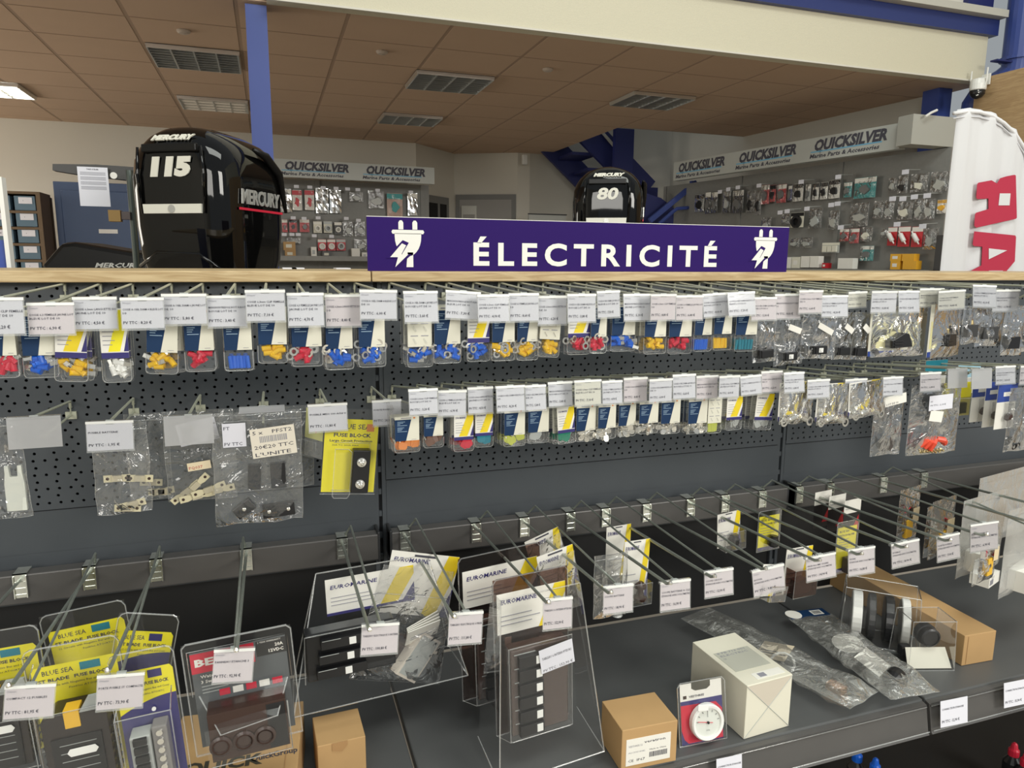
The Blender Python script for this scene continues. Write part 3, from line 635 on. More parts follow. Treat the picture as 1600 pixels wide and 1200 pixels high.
for i, (l, r_, b_) in enumerate([(1500, 1528, 538), (1522, 1562, 541), (1562, 1594, 556), (1590, 1640, 550)]):
    t, w, h = top_bag(['clear bag with a small black cap and brass tip, left of the two swelling ones', 'clear bag holding a dark grey block, centre of the far right bags', 'crinkled clear bag with bright folds near the right edge, top row', 'bag with a black block and cream sticker at the right edge, top row'][i], l, r_, 478, b_, 40+i, Y=-.30+.01*(i % 2))
    b = MB(); b.box(-w*.28, w*.3, -.006, .006, -.014, .014, mat('dark_grey_plastic', (.045, .045, .045), .4) if i != 2 else blackpl)
    if i == 0: b.lathe([(.004, 0), (.003, .01)], brass, 8, Matrix.Translation((0, 0, .014)))
    b.build('plastic_part', t, loc=(0, 0, -h+.030), bevel=.001)
    if i == 3: sticker(t, -.012, .012, -.035, -.022, -.010, white_s, (), -.2)
# ---- second row, right: yellow cards with lugs in film bags, long bags, blister packs
for i, (l, r_, t_, b_, a_) in enumerate([(1209, 1265, 612, 661, 0), (1268, 1321, 614, 662, .02), (1316, 1377, 610, 651, -.05)]):
    Y = -.31; A = at(l, b_, Y); B = at(r_, b_, Y); T = at((l+r_)/2, t_, Y); w = B.x-A.x; h = T.z-A.z+.02
    t = thing('carded_lug_pack', 'yellow-striped card bagged with bright metal battery lugs, %s of three below the top row' % ORD[i], 'pack', ((A.x+B.x)/2, Y, T.z+.02), (0, a_, .12), 'bagged battery lugs')
    card_front('yellow', w*.9, h*.95, 0).build('printed_card', t)
    bag_mb(w, h*1.02, .010, 70+i, film, top=.1, crease=.001).build('bag_film', t, smooth=True, loc=(0, -.008, 0))
    for q, (x, z, a2) in enumerate(((-w*.12, -h+.010, 1.3), (w*.2, -h+.008, -1.2))):
        o = bpy.data.objects.new('battery_lug', term_mesh('ring', tin)); COL.objects.link(o); o.parent = t; o.location = (x, -.010, z); o.rotation_euler = (0, a2, 0); o.scale = (1.7, 1.7, 1.7)
def place_bag(label, l, r_, t_, b_, Y, seed, m=None, rot=(0, 0, 0), group=None, bulge=.01, name='plastic_bag', **k):
    A = at(l, b_, Y); B = at(r_, b_, Y); T = at((l+r_)/2, t_, Y); w, h = B.x-A.x, T.z-A.z
    return bag(label, ((A.x+B.x)/2, Y, T.z), w, h, bulge, seed, m, rot, name, 'bag', group, **k), w, h
t, w, h = place_bag('long narrow clear bag with dark clips, left of the bag with red insulators', 1359, 1404, 608, 713, -.30, 81, film_grey)
for q in range(3): MB().prism([(-.006, -.012), (.006, -.012), (.010, .012), (-.002, .016)], -.003, .003, mat('dark_clip', (.06, .05, .045), .4)).build('dark_clip', t, loc=(-.012+.012*q, 0, -h+.022), rot=(0, .3*q-.2, 0))
sticker(t, -w*.3, w*.42, -.034, -.012, -.011, white_s, ('', 'LOT DE 10'), -.15)
t, w, h = place_bag('clear bag holding red rubber insulators and brass screws, below the top row right', 1414, 1490, 600, 713, -.305, 82, film_grey, bulge=.012)
for q in range(4): MB().tube([(-.016, 0, -.010), (-.010, -.004, .006), (-.002, 0, .013), (.004, .002, .016)], [.006, .0075, .0075, .005], mat('red_rubber', (.75, .07, .03), .4), 8).build('red_insulator', t, loc=(-.016+.012*q, -.002*q, -h+.022), rot=(0, (.5, .2, -.1, 1.4)[q], 0))
for q in range(6): MB().lathe([(.0035, -.004), (.0035, 0), (.0022, .0005), (.0022, .009)], brass, 8).build('brass_screw', t, loc=(-.032+.012*q, -.004, -h+.008), rot=(1.3, q, 0))
sticker(t, -w*.22, w*.25, -.058, -.024, -.012, white_p, ('', 'FT', 'PV TTC : 2,10 €', ''), -.04); sticker(t, -w*.18, w*.08, -.085, -.060, -.012, white_s, ('',), .15)
Y = -.24
def blister(label, l, r_, t_, b_, Y, cols, seed=0, rot=(0, 0, 0), group=None, item=None, cat='pack', name='blister_pack', split=.45, milky=False):
    A = at(l, b_, Y); B = at(r_, b_, Y); T = at((l+r_)/2, t_, Y); w, h = B.x-A.x, T.z-A.z
    t = thing(name, label, cat, ((A.x+B.x)/2, Y, T.z), rot, group)
    MB().box(-w/2, w/2, 0, .001, -h, 0, cols[1]).box(-w/2, w/2, -.0005, 0, -h*split, 0, cols[0]).build('printed_card', t)
    b = MB(); b.box(-w*.42, w*.42, -.0145, -.0142, -h*.96, -h*split, pvc)
    b.tube([(-w*.42, -.0145, -h*split), (-w*.42, -.0145, -h*.95), (w*.42, -.0145, -h*.95), (w*.42, -.0145, -h*split), (-w*.42, -.0145, -h*split)], .0006, pvc_edge, 4); b.build('clear_blister', t)
    if item: item(t, w, h)
    return t
def it_bulb(t, w, h):
    MB().lathe([(.0, -.012), (.005, -.010), (.0075, -.003), (.0075, .004), (.004, .010), (.0, .011)], brown_tint, 12).build('dark_fitting', t, loc=(0, -.009, -h*.72), rot=(0, .9, 0))
def it_block(t, w, h):
    MB().box(-w*.25, w*.25, -.012, -.001, -h*.2, h*.12, blackpl).build('black_part', t, loc=(0, 0, -h*.7), bevel=.001)
blister('yellow carded pack half hidden behind the bag of red insulators', 1468, 1513, 598, 652, -.20, (yel_br, mat('olive_card', (.55, .48, .12), .5)), item=it_block)
skyb = mat('sky_blue_card', (.35, .58, .70), .5)
for i, (l, r_, b_) in enumerate([(1512, 1545, 660), (1532, 1560, 668), (1550, 1584, 671)]):
    t = blister('royal blue and white pack with a dark bulb fitting, %s of three at right' % ORD[i], l, r_, 594+i*3, b_, -.24-.03*i, (royal, white_s), rot=(0, 0, .1), group='blue and white bulb packs', item=it_bulb, split=.40)
    w = .05; MB().box(-w*.3, w*.28, -.0012, -.0005, -.030, -.020, white_s).build('white_print', t)
t, w, h = place_bag('clear bag of black rubber rings at the right edge, second row', 1567, 1606, 606, 706, -.31, 84, film_grey)
for q in range(5):
    MB().tube([(.007*math.cos(a*math.pi/5), 0, .007*math.sin(a*math.pi/5)) for a in range(11)], .002, blackpl, 6).build('rubber_ring', t, loc=(-.012+.013*(q % 3), -.004+.003*q, -h+.012+.014*(q//3)), rot=(.3, .2*q, 0))
for i, (l, r_, t_, b_, c_) in enumerate([(1440, 1478, 560, 590, tealpl), (1490, 1530, 566, 596, skyb)]):
    blister(['teal topped pack peeking above the faded tag, second row right', 'sky blue topped pack peeking between two empty holders, second row right'][i], l, r_, t_+3, b_+20, -.16, (c_, white_s), rot=(0, 0, .1))
# ---- left bay goods
t, w, h = place_bag('clear bag with a white forked plastic part at the far left', -22, 45, 652, 812, -.205, 90, film, skew=.05)
MB().prism([(-.014, -.045), (.014, -.045), (.014, .0), (.012, .018), (.012, .030), (.006, .030), (.005, .012), (-.005, .012), (-.006, .030), (-.012, .030), (-.012, .018), (-.014, 0)], -.004, .004, mat('nylon_white', (.72, .74, .66), .4)).build('forked_part', t, loc=(.016, 0, -h*.66), bevel=.001)
sticker(t, -.038, -.012, -.070, -.02, -.012, white_s)
t, w, h = place_bag('clear bag hand-marked PQ032, holding four pale strip fuses, left bay', 153, 240, 660, 806, -.205, 91, film, bulge=.013)
t2, w2, h2 = place_bag('limp clear bag of strip fuses behind the hand-marked bag', 205, 272, 645, 783, -.15, 92, film_grey)
lnk = mat('pale_fuse_link', (.66, .60, .40), .4)
def strip_fuse(t, x, y, z, a, name='strip_fuse', L=.052):
    b = MB(); b.prism([(-L/2, -.006), (-L/2+.013, -.006), (-.006, -.003), (.006, -.003), (L/2-.013, -.006), (L/2, -.006), (L/2, .006), (L/2-.013, .006), (.006, .003), (-.006, .003), (-L/2+.013, .006), (-L/2, .006)], -.0008, .0008, lnk)
    for q in (-1, 1): b.lathe([(.0026, -.0012), (.0026, .0012)], brown_tint, 10, Matrix.Translation((q*(L/2-.006), 0, 0)) @ Matrix.Rotation(math.pi/2, 4, 'X'))
    b.box(-.008, .008, -.003, .003, -.005, .005, mat('clear_fuse_body', (.5, .45, .32), .3)); return b.build(name, t, loc=(x, y, z), rot=(0, a, 0))
for q, (x, z, a) in enumerate(((-.008, -h*.60, .02), (.004, -h*.94, .1), (.012, -h*.90, -.2), (.026, -h*.62, .1))): strip_fuse(t, x, -.002, z, a, L=.040)
MB().text('PQ032', 0, 0, .012, ink, 0, bold=.01, align='c').build('handwriting', t, loc=(0, -.012, -h*.30))
for q, (x, z, a) in enumerate(((.0, -h2*.80, .1), (.012, -h2*.92, .05), (.018, -h2*.99+.012, -.1))): strip_fuse(t2, x, 0, z, a, L=.036)
t, w, h = place_bag('smoky flat bag of fanned fuse links with a cream sticker, left bay', 264, 372, 640, 785, -.17, 93, film_grey, bulge=.006)
for q, (x, z, a) in enumerate(((-.028, -h*.90, -.65), (-.012, -h*.84, -.75), (-.010, -h*.95, -.18), (.024, -h*.90, -.16), (.010, -h*.88, -.3))): strip_fuse(t, x, -.002*q, z, a, L=.058)
sticker(t, -.022, .016, -h*.65, -h*.56, -.008, mat('cream_sticker', (.78, .66, .45), .6), ('PQ037',), -.1, mat('red_ink', (.5, .1, .08), .6))
sticker(t, -.034, .030, -.058, -.018, -.004, white_p, ('', '', 'PV TTC'), -.18)
t, w, h = place_bag('clear bag with a handwritten barcode sticker, holding black fuse holders', 342, 478, 642, 822, -.20, 94, film, bulge=.016, skew=-.02)
t2, w2, h2 = place_bag('emptier clear bag hanging behind the handwritten barcode bag', 350, 492, 636, 770, -.13, 95, film_grey)
sticker(t, -.012, .062, -.078, -.026, -.017, mat('barcode_sticker', (.80, .74, .62), .6), ('  5 x    PFST2', '|||', '   20€20 TTC', "    L'UNITE"), -.08, size=.009)
sticker(t, -.058, -.020, -.060, -.018, -.006, white_p, ('FT', '', 'PV TTC'), 0)
for q, (x, z, w_, h_, a) in enumerate(((-.010, -.118, .022, .045, .06), (.030, -.118, .026, .046, -.02), (-.030, -h+.028, .035, .022, -.6), (.028, -h+.020, .055, .024, -.06))):
    b = MB(); b.box(-w_/2, w_/2, -.006, .006, -h_/2, h_/2, blackpl)
    if q >= 2:
        for xx in ((-.3, .3) if q == 3 else (0,)): b.lathe([(.0035, 0), (.0035, .002)], tin, 10, Matrix.Translation((xx*w_, -.0075, 0)) @ Matrix.Rotation(-math.pi/2, 4, 'X'))
    b.build('fuse_holder', t, loc=(x, 0, z), rot=(0, a, 0), bevel=.001)
t = blister('small pale yellow and red clamshell turned sideways beside the yellow card', 478, 514, 640, 717, -.17, (mat('pale_lemon_card', (.78, .78, .36), .5), pvc_edge), rot=(0, .12, -.75), split=.62)
MB().poly([(-.010, -.001, -.015), (.012, -.001, -.02), (.005, -.001, -.045)], mat('salmon_print', (.78, .30, .20), .5)).build('print_patch', t)
# yellow fuse block card
Y = -.20; A = at(515, 772, Y); B = at(597, 772, Y); T = at(560, 638, Y); w, h = B.x-A.x, T.z-A.z
t = thing('fuse_block_card', 'bright yellow fuse block card with a black block and two steel studs', 'pack', ((A.x+B.x)/2, Y, T.z), (0, .10, 0))
c = MB(); c.box(-w/2, w/2, 0, .0008, -h, -.020, yel_br); c.text('BLUE SEA', w*.05, -.038, .013, ink, -.0004, bold=.01, align='c', width=w*.6).text('FUSE BLOCK', w*.02, -.053, .0095, ink, -.0004, bold=.03, align='c', width=w*.7)
c.text('Large Circuit Protection', 0, -.062, .006, ink, -.0004, bold=.02, align='c', width=w*.8).text('30A TO 300A MAX', -w*.1, -.070, .004, ink, -.0004, align='c', width=w*.5).box(w*.28, w*.42, -.0005, 0, -.042, -.028, orangepl)
c.build('printed_card', t)
b = MB(); b.box(-w/2-.002, w/2+.002, -.0012, -.0008, -h-.004, 0, pvc).tube([(-w/2-.002, -.001, -h-.004), (w/2+.002, -.001, -h-.004)], .001, pvc_edge, 4)
b.box(-w*.30, w*.02, -.016, -.0155, -h-.006, -h*.5, pvc)
b.tube([(-w*.30, -.016, -h*.46), (-w*.30, -.016, -h-.003), (-w*.27, -.016, -h-.007), (-w*.02, -.016, -h-.007), (w*.02, -.016, -h), (w*.02, -.016, -h*.50), (-w*.05, -.016, -h*.46), (-w*.30, -.016, -h*.46)], .0009, pvc_edge, 5)
b.tube([(-w*.32, -.004, -h*.40), (w*.36, -.004, -h*.40), (w*.36, -.004, -h*.97), (-w*.32, -.004, -h*.97)], .0008, pvc_edge, 4); b.build('clear_blister', t)
blk = MB().box(w*.03, w*.36, -.022, -.001, -h*.97, -h*.46, blackpl).build('fuse_block', t, bevel=.002)
for z in (-h*.60, -h*.86):
    MB().lathe([(.0085, 0), (.0085, .002), (.006, .0025), (.006, .006), (.0035, .0065), (.0035, .013), (.002, .014)], tin, 14).build('steel_stud', t, loc=(w*.195, -.022, z), rot=(math.pi/2, 0, 0))
# ================================================================ rail hooks
RH = [(10, 93, 1070, 1118, .12, 'COMPACT 12 FUSIBLES', '81,95 €', .015), (156, 232, 1047, 1097, .1, 'PORTE FUSIBLE ST COMPACTE', '73,90 €', .01), (335, 401, 1014, 1062, .12, 'PANNEAU ETANCHE 3', '92,90 €', -.004),
      (563, 623, 970, 1014, .09, 'TABLEAU ELECTRIQUE 3 INTERR', '100,80 €', .02), (700, 755, 957, 1003, .09, 'TABLEAU ELECTRIQUE 6 PRISE', '111,80 €', .026), (843, 890, 931, 975, .05, 'TABLEAU 6 INTERRUPTEURS', '152,90 €', .028), (940, 988, 915, 955, .04, 'COUPE BATTERIE', '18,90 €', .028),
      (1024, 1072, 904, 946, .03, 'COUPE BATTERIE A CLE', '16,90 €', .028), (1097, 1143, 891, 929, 0, 'COUPE CIRCUIT', '12,90 €', .028), (1166, 1216, 884, 922, -.08, 'BOUTON', '9,80 €', .028), (1255, 1302, 868, 903, -.04, 'PRISE ALLUME CIGARE', '14,90 €', .028), (1315, 1357, 854, 892, 0, 'FICHE', '16,80 €', .028),
      (1388, 1432, 847, 882, -.05, 'FUSIBLE', '8,90 €', .028), (1452, 1488, 834, 870, -.05, 'PORTE FUSIBLE', '7,90 €', .028), (1511, 1555, 818, 858, 0, 'PORTE FUSIBLE', '6,90 €', .028), (1592, 1640, 828, 870, 0, 'FICHE', '5,90 €', .028)]
def rail_hook(label, X, tagx=None, zt=.98, w=.05, h=.04, rz_=0, nm='', price='', dx=.028):
    t = thing('rail_hook', label, 'hook', (X, -.052, .968), group='long double-wire hooks on the rail')
    c = MB(); c.box(-.011, .011, -.003, -.0006, -.030, .016, galv).box(-.011, .011, -.003, .031, .0142, .016, galv).box(-.011, -.009, -.006, -.003, -.030, .012, galv).box(.009, .011, -.006, -.003, -.030, .012, galv)
    for z in (-.026, -.014, -.002): c.box(-.009, .009, -.0045, -.003, z, z+.003, galv)
    c.build('rail_clip', t)
    MB().tube([(0, -.003, .004), (0, -.02, .005), (0, -.425, .030), (0, -.437, .036)], .0030, zinc, 6).build('prong', t)
    MB().lathe([(.0034, 0), (.0036, .003), (.002, .006)], tin, 8).build('end_cap', t, loc=(0, -.437, .034))
    if tagx is not None:
        z1 = zt-.968
        MB().tube([(dx*.45, .020, .016), (dx*.5, .012, .018), (dx*.9, -.004, .040), (tagx-X, -.402, z1+.001)], .0023, zinc, 6).build('overarm', t)
        label_holder(t, -.12, w, h, [nm, 'ETANCHE AVEC VOLTMETRE' if w > .06 else ''], price, pink_p, False, rz_, '7700600', (tagx-X, -.405, z1))
    return t
RNAME = ['over the large yellow fuse block, far left', 'over the blue and yellow fuse block', 'over the red BEP panel pack', 'with the tag over the black three-switch clamshell', 'over the bag with the white header card', 'over the tall six-switch clamshell',
         'ending beside the black battery switch', 'seventh tag from right, no goods', 'sixth tag from right, no goods', 'in front of the grey-white bagged card', 'in front of the brown plug pack', 'in front of the yellow-carded plug', 'left of the fuse-holder bags', 'in front of the red-wired fuse holders', 'over the single yellow fuse holder', 'at the right edge of the photo']
for i, (l, r_, tp, bt, a_, nm, pr, dx) in enumerate(RH):
    y = -.457+.01*(i % 2); a = at(l, (tp+bt)/2, y); b = at(r_, (tp+bt)/2, y); T = at((l+r_)/2, tp, y); B = at((l+r_)/2, bt, y); X = (a.x+b.x)/2
    rail_hook('long steel rail hook '+RNAME[i], X-dx, X, T.z, (b.x-a.x)*.98, T.z-B.z-.002, a_, nm, pr, dx)
rail_hook('long bare steel rail hook cut by the left picture edge', -.456)
rail_hook('long untagged steel rail hook between the two rightmost tagged hooks', 1.70)
# ---- goods on the rail
def hang(px, py, z=.985): return atz(px, py, z)
def text_card(w, h, band=yel, title='EUROMARINE', sz_=.012):
    c = MB(); c.box(-w/2, w/2, 0, .0007, -h, 0, white_s)
    c.poly([(w*.10, -.0004, -h), (w*.34, -.0004, 0), (w/2, -.0004, 0), (w/2, -.0004, -h*.25), (w*.30, -.0004, -h)], band)
    c.poly([(w*.36, -.0004, -h), (w/2, -.0004, -h*.5), (w/2, -.0004, -h)], indigo)
    c.text(title, -w*.45, -min(h*.3, .020), min(h*.16, sz_), indigo, -.0008, bold=.015, width=w*.52, shear=.15)
    for k in range(3): c.box(-w*.45, w*(.0+.12*(k % 2)), -.0007, 0, -h*(.55+.11*k)-.0012, -h*(.55+.11*k), ink_grey)
    return c
def euro_card(label, px, py, w, h, item=None, rot=(0, 0, .15), smoky=False, band=yel, group='bagged and carded goods on the rail', plain=False, z=.985, name='carded_pack', hb=.5):
    P = hang(px, py, z); t = thing(name, label, 'pack', P, rot, group)
    c = text_card(w, h, band); c.box(-w*.14, w*.14, -.0009, 0, -.0045, -.0025, ink); c.build('printed_card', t, loc=(0, 0, .004))
    b = MB(); y0 = -.024; zt_, zb_ = -h*hb, -h*.97; pm = tint_pvc if smoky else pvc
    b.box(-w*.44, w*.44, y0, y0+.0003, zb_, zt_, pm)
    for p in ([(-w*.44, y0, zt_), (-w*.44, y0, zb_), (w*.44, y0, zb_), (w*.44, y0, zt_), (-w*.44, y0, zt_)],): b.tube(p, .0008, pvc_edge, 4)
    b.box(-w*.44, w*.44, y0, 0, zb_, zb_+.0003, pm); b.box(-w*.44, -w*.437, y0, 0, zb_, zt_, pm); b.box(w*.437, w*.44, y0, 0, zb_, zt_, pm)
    b.build('clear_blister', t)
    if item: item(t, w, h)
    return t
def it_plug(t, w, h):
    MB().lathe([(.008, 0), (.013, .004), (.013, .014), (.009, .020), (.009, .026)], blackpl, 14).build('black_plug', t, loc=(w*.05, -.012, -h*.88), rot=(0, .12, 0))
def it_bat(t, w, h):
    MB().lathe([(.013, 0), (.015, .006), (.008, .010), (.006, .024), (.012, .026), (.012, .032), (.004, .040)], brown_tint, 14).build('battery_switch', t, loc=(w*.10, -.012, -h*.92), rot=(0, 0, 0))
def it_brown(t, w, h):
    MB().prism([(-.020, -.016), (.018, -.016), (.020, .010), (.006, .016), (-.020, .012)], -.020, -.002, mat('brown_bakelite', (.16, .055, .03), .35)).build('brown_socket', t, loc=(0, 0, -h*.75), bevel=.002)
def it_cap(t, w, h):
    MB().box(-w*.2, w*.38, -.022, -.002, -h*.98, -h*.66, mat('dark_brown_plastic', (.04, .03, .03), .3)).build('dark_cap', t, bevel=.002)
euro_card('rear of two white cards on slots above the black battery switch', 967, 824, .062, .115, None, (0, .0, .1), hb=.6)
euro_card('front white card with the black turn-key battery switch', 996, 847, .062, .132, it_bat, (0, .03, .1), hb=.62)
t, w, h = place_bag('empty smoky clamshell leaning left of the battery switch card', 926, 977, 866, 968, -.40, 101, film_grey, bulge=.018)
MB().lathe([(.010, 0), (.012, .03), (.010, .04)], pvc_edge, 12).build('clear_tube', t, loc=(.016, 0, -h+.0))
euro_card('white card with a black round plug on its own at mid rail', 1139, 803, .066, .082, it_plug, (0, -.06, .1), hb=.45)
def ycard(label, px, py, w, h, it=None, rot=(0, 0, .1), z=.985):
    P = hang(px, py, z); t = thing('carded_pack', label, 'pack', P, rot, 'bagged and carded goods on the rail')
    c = MB(); c.box(-w/2, w/2, 0, .0008, -h, -.004, yel_br); c.text('BLUE SEA', -w*.4, -.016, .007, ink, -.0004, bold=.01, width=w*.5).text('12V DC DUAL USB', -w*.42, -.025, .006, ink, -.0004, bold=.03, width=w*.8)
    for k in range(4): c.box(-w*.42, w*(.1+.1*(k % 3)), -.0005, 0, -.032-.006*k-.001, -.032-.006*k, ink_grey)
    c.box(-w/2, w/2, -.0006, 0, -h, -h*.92, indigo); c.build('printed_card', t)
    b = MB(); b.box(-w/2-.004, w/2+.004, -.0014, -.0010, -h-.003, .008, pvc).tube([(-w/2-.004, -.001, -h-.003), (-w/2-.004, -.001, .006), (-w/2, -.001, .009), (w/2, -.001, .009), (w/2+.004, -.001, .006), (w/2+.004, -.001, -h-.003), (-w/2-.004, -.001, -h-.003)], .0008, pvc_edge, 4); b.build('clear_blister', t)
    if it: it(t, w, h)
    return t
ycard('yellow card with a black socket, behind the tagged hooks at mid rail', 1203, 803, .060, .085, it_plug)
ycard('yellow card with black print and a dark cap, right of the brown plug pack', 1325, 820, .058, .108, it_cap)
for i, (px, py) in enumerate(((1287, 771), (1309, 777), (1333, 784))):
    P = hang(px, py); w, h = .060, .088
    t = thing('carded_pack', 'white-headed card with black and red lower panel, %s from the left of three' % ORD[i], 'pack', P, (0, 0, .15), 'white-headed cards near the second upright')
    MB().box(-w/2, w/2, 0, .0007, -.028, .006, white_s).box(-w/2, w/2, 0, .0007, -h, -.028, mat('black_card', (.02, .018, .02), .4)).poly([(0, -.0004, -.075), (w*.4, -.0004, -.035), (w*.45, -.0004, -.075)], red).text('PLASTIMO', -w*.4, -.018, .005, ink, -.0004, width=w*.4).build('printed_card', t)
euro_card('white card with a brown socket in a smoky blister, in front of the rail goods', 1250, 858, .072, .094, it_brown, (0, .05, .12), smoky=True, hb=.36)
euro_card('white and yellow card tilted left, overlapping the brown socket pack', 1207, 885, .060, .062, None, (0, .25, .3))
# EUROMARINE big clamshell with tall panel (rear)
def tall_pack(label, px, py, wpx, hpx, z, rot, tent=False, rockers=6, group='euromarine switch panel packs'):
    P = hang(px, py, z); w, h = sz(P, wpx), sz(P, hpx)
    t = thing('switch_panel_pack', label, 'pack', P, rot, group)
    tm = pvc; b = MB(); top = .016
    b.box(-w/2, w/2, -.001, -.0006, -h, top, tint_pvc)
    b.tube([(-w/2, -.001, -h), (-w/2, -.001, top-.008), (-w/2+.006, -.001, top), (w/2-.006, -.001, top), (w/2, -.001, top-.008), (w/2, -.001, -h), (-w/2, -.001, -h)], .0014, pvc_edge, 5)
    y0 = -.040; a, c_ = w*.42, .08*h
    b.box(-a, a, y0, y0+.0004, -h*.97, -h*.34, tm)
    for s_ in (-1, 1): b.box(s_*a-.0002, s_*a+.0002, y0, 0, -h*.97, -h*.34, tm)
    b.tube([(-a, y0, -h*.34), (-a, y0, -h*.965), (-a+.004, y0, -h*.97), (a-.004, y0, -h*.97), (a, y0, -h*.965), (a, y0, -h*.34), (-a, y0, -h*.34)], .0012, pvc_edge, 5)
    for s_ in (-1, 1): b.tube([(s_*a, y0, -h*.97), (s_*w/2, 0, -h)], .0009, pvc_edge, 4)
    if tent:
        W2 = w*.70; D = -.085
        b.poly([(-w*.52, -.044, .0), (w*.52, -.044, .0), (W2, D, -h*1.10), (-W2, D, -h*1.10)], tm)
        for s_ in (-1, 1):
            b.poly([(s_*w*.52, -.044, 0), (s_*W2, D, -h*1.10), (s_*W2, .02, -h*1.02), (s_*w*.52, 0, 0)], tm); b.tube([(s_*w*.52, -.044, 0), (s_*W2, D, -h*1.10), (s_*W2, .02, -h*1.02)], .0013, pvc_edge, 5)
        b.tube([(-W2, D, -h*1.10), (W2, D, -h*1.10)], .0016, pvc_edge, 5); b.tube([(-w*.52, -.044, .0), (w*.52, -.044, .0)], .0012, pvc_edge, 5)
    b.build('clear_clamshell', t)
    text_card(w*.92, h*.27, yel).build('printed_card', t, loc=(0, -.003, -h*.04))
    pn = MB().box(-w*.38, w*.38, -.034, -.006, -h*.95, -h*.37, brown_tint).build('switch_panel', t, bevel=.002)
    hh = h*.56/rockers
    for k in range(rockers):
        z_ = -h*.395-hh*(k+.5)
        r = MB().box(-w*.30, w*.02, -.044, -.034, -hh*.40, hh*.40, blackpl).box(-w*.08, -w*.0, -.0455, -.044, -hh*.28, hh*.28, white_pl).box(-w*.34, -w*.06, -.0362, -.034, hh*.44, hh*.48, greypl)
        r.build('rocker_switch', pn, loc=(0, 0, z_), bevel=.0008)
    return t
tall_pack('tall smoky clamshell with six dark rocker switches, behind the front one', 781, 872, 140, 225, .985, (0, -.03, .12))
tf = tall_pack('front tent-shaped clamshell with a brown panel of six white-lensed switches', 829, 908, 128, 250, .990, (.0, -.03, .08), tent=True)
sticker(tf, -.006, .060, -.150, -.104, -.048, white_p, ('', 'TABLEAU 6 INTERRUPTEURS', '', 'PV TTC : 152,90 €'), -.12)
# header cards on the hook behind
for i, (px, py) in enumerate(((848, 843), (868, 869))):
    P = hang(px, py); w, h = .080, .085
    t = thing('header_card_bag', ['rear white header card with a yellow edge, behind the front header card', 'white header card with yellow corner, above the tent-shaped clamshell'][i], 'pack', P, (0, -.28+.1*i, .1), 'header card bags')
    text_card(w, h).box(-w*.2, w*.2, -.0009, 0, -.006, -.003, ink).build('printed_card', t, loc=(0, 0, .012))
    bag_mb(w, .12, .006, 110+i, film, top=.5).build('bag_film', t, smooth=True, loc=(0, -.004, 0))
# three-switch clamshell (left of the pair)
P = hang(582, 886, .985); w, h = sz(P, 172), sz(P, 138)
t = thing('switch_panel_pack', 'wide clear clamshell with three black white-lensed rockers and EUROMARINE card', 'pack', P, (0, -.03, .05), 'euromarine switch panel packs')
text_card(w*.80, h*.40).build('printed_card', t, loc=(-.006, -.004, -.008))
MB().box(-w*.40-.006, w*.40-.006, -.0048, -.0034, -.013-h*.40, -.008-h*.40, indigo).build('indigo_strip', t)
b = MB(); W2 = w*.80; D = -.10; HT = .008; HB = -h*1.22
b.poly([(-w*.5, -.004, HT), (w*.5, -.004, HT), (W2*.9, D, HB), (-W2, D, HB)], pvc)
for s_, ww in ((-1, W2), (1, W2*.9)): b.poly([(s_*w*.5, -.004, HT), (s_*ww, D, HB), (s_*ww*.95, .0, HB*.96)], pvc); b.tube([(s_*w*.5, -.004, HT), (s_*ww, D, HB), (s_*ww*.95, 0, HB*.96), (s_*w*.5, -.004, HT)], .0013, pvc_edge, 5)
b.tube([(-w*.5, -.004, HT), (w*.5, -.004, HT)], .0014, pvc_edge, 5).tube([(-W2, D, HB), (W2*.9, D, HB)], .0015, pvc_edge, 5).tube([(-W2*.95, 0, HB*.96), (W2*.86, 0, HB*.96)], .0012, pvc_edge, 5)
b.build('clear_clamshell', t)
pn = MB().box(-w*.66, w*.10, -.075, -.045, -h*.97, -h*.43, blackpl).build('switch_panel', t, bevel=.003)
MB().tube([(-w*.68, -.078, -h*.97), (-w*.66, -.078, -h*.44), (w*.12, -.078, -h*.44)], .0012, pvc_edge, 5).build('inner_rim', t)
for k in range(3): MB().box(-.046, .040, -.012, 0, -.0085, .0085, blackpl).box(-.044, -.012, -.0128, -.012, .0070, .0082, greypl).box(.002, .014, -.0135, -.012, -.0065, .0065, white_pl).build('rocker_switch', pn, loc=(-w*.31-.005*k, -.075, -h*(.54+.165*k)), bevel=.0008)
# header bag with leaflet and parts
P = hang(664, 876, .985); w, h = sz(P, 108), sz(P, 165)
t = thing('header_card_bag', 'tilted bag with white EUROMARINE header, folded leaflets and black hardware', 'pack', P, (0, .22, -.05), 'header card bags')
text_card(w, h*.62).box(-w*.16, w*.16, -.0009, 0, -.008, -.004, ink).build('header_card', t, loc=(0, 0, .014))
bag_mb(w*1.35, h*1.15, .035, 120, film, top=.3, crease=.003, wt=.75).build('bag_film', t, smooth=True, loc=(-.01, -.01, -.012))
for q in range(4): MB().box(-.034, .034, -.0008, .0008, -.024, .024, white_s).box(-.025, .02, -.0012, -.0008, -.01, -.008, ink_grey).box(-.025, .01, -.0012, -.0008, -.003, -.001, ink_grey).build('folded_leaflet', t, loc=(.020, -.010-.004*q, -h*.62-.003*q), rot=(.5, -.5+.06*q, .3))
MB().box(-.030, .030, -.010, .010, -.045, .045, mat('cream_plastic', (.66, .60, .52), .35)).box(-.026, .026, -.0105, -.010, -.040, .040, greypl).build('switch_plate', t, loc=(.020, -.010, -h*.93), rot=(0, .55, .5), bevel=.003)
MB().box(-.024, .024, -.004, .004, -.028, .028, brown_tint).build('dark_plate', t, loc=(-.022, -.012, -h*.85), rot=(.1, .3, .2), bevel=.002)
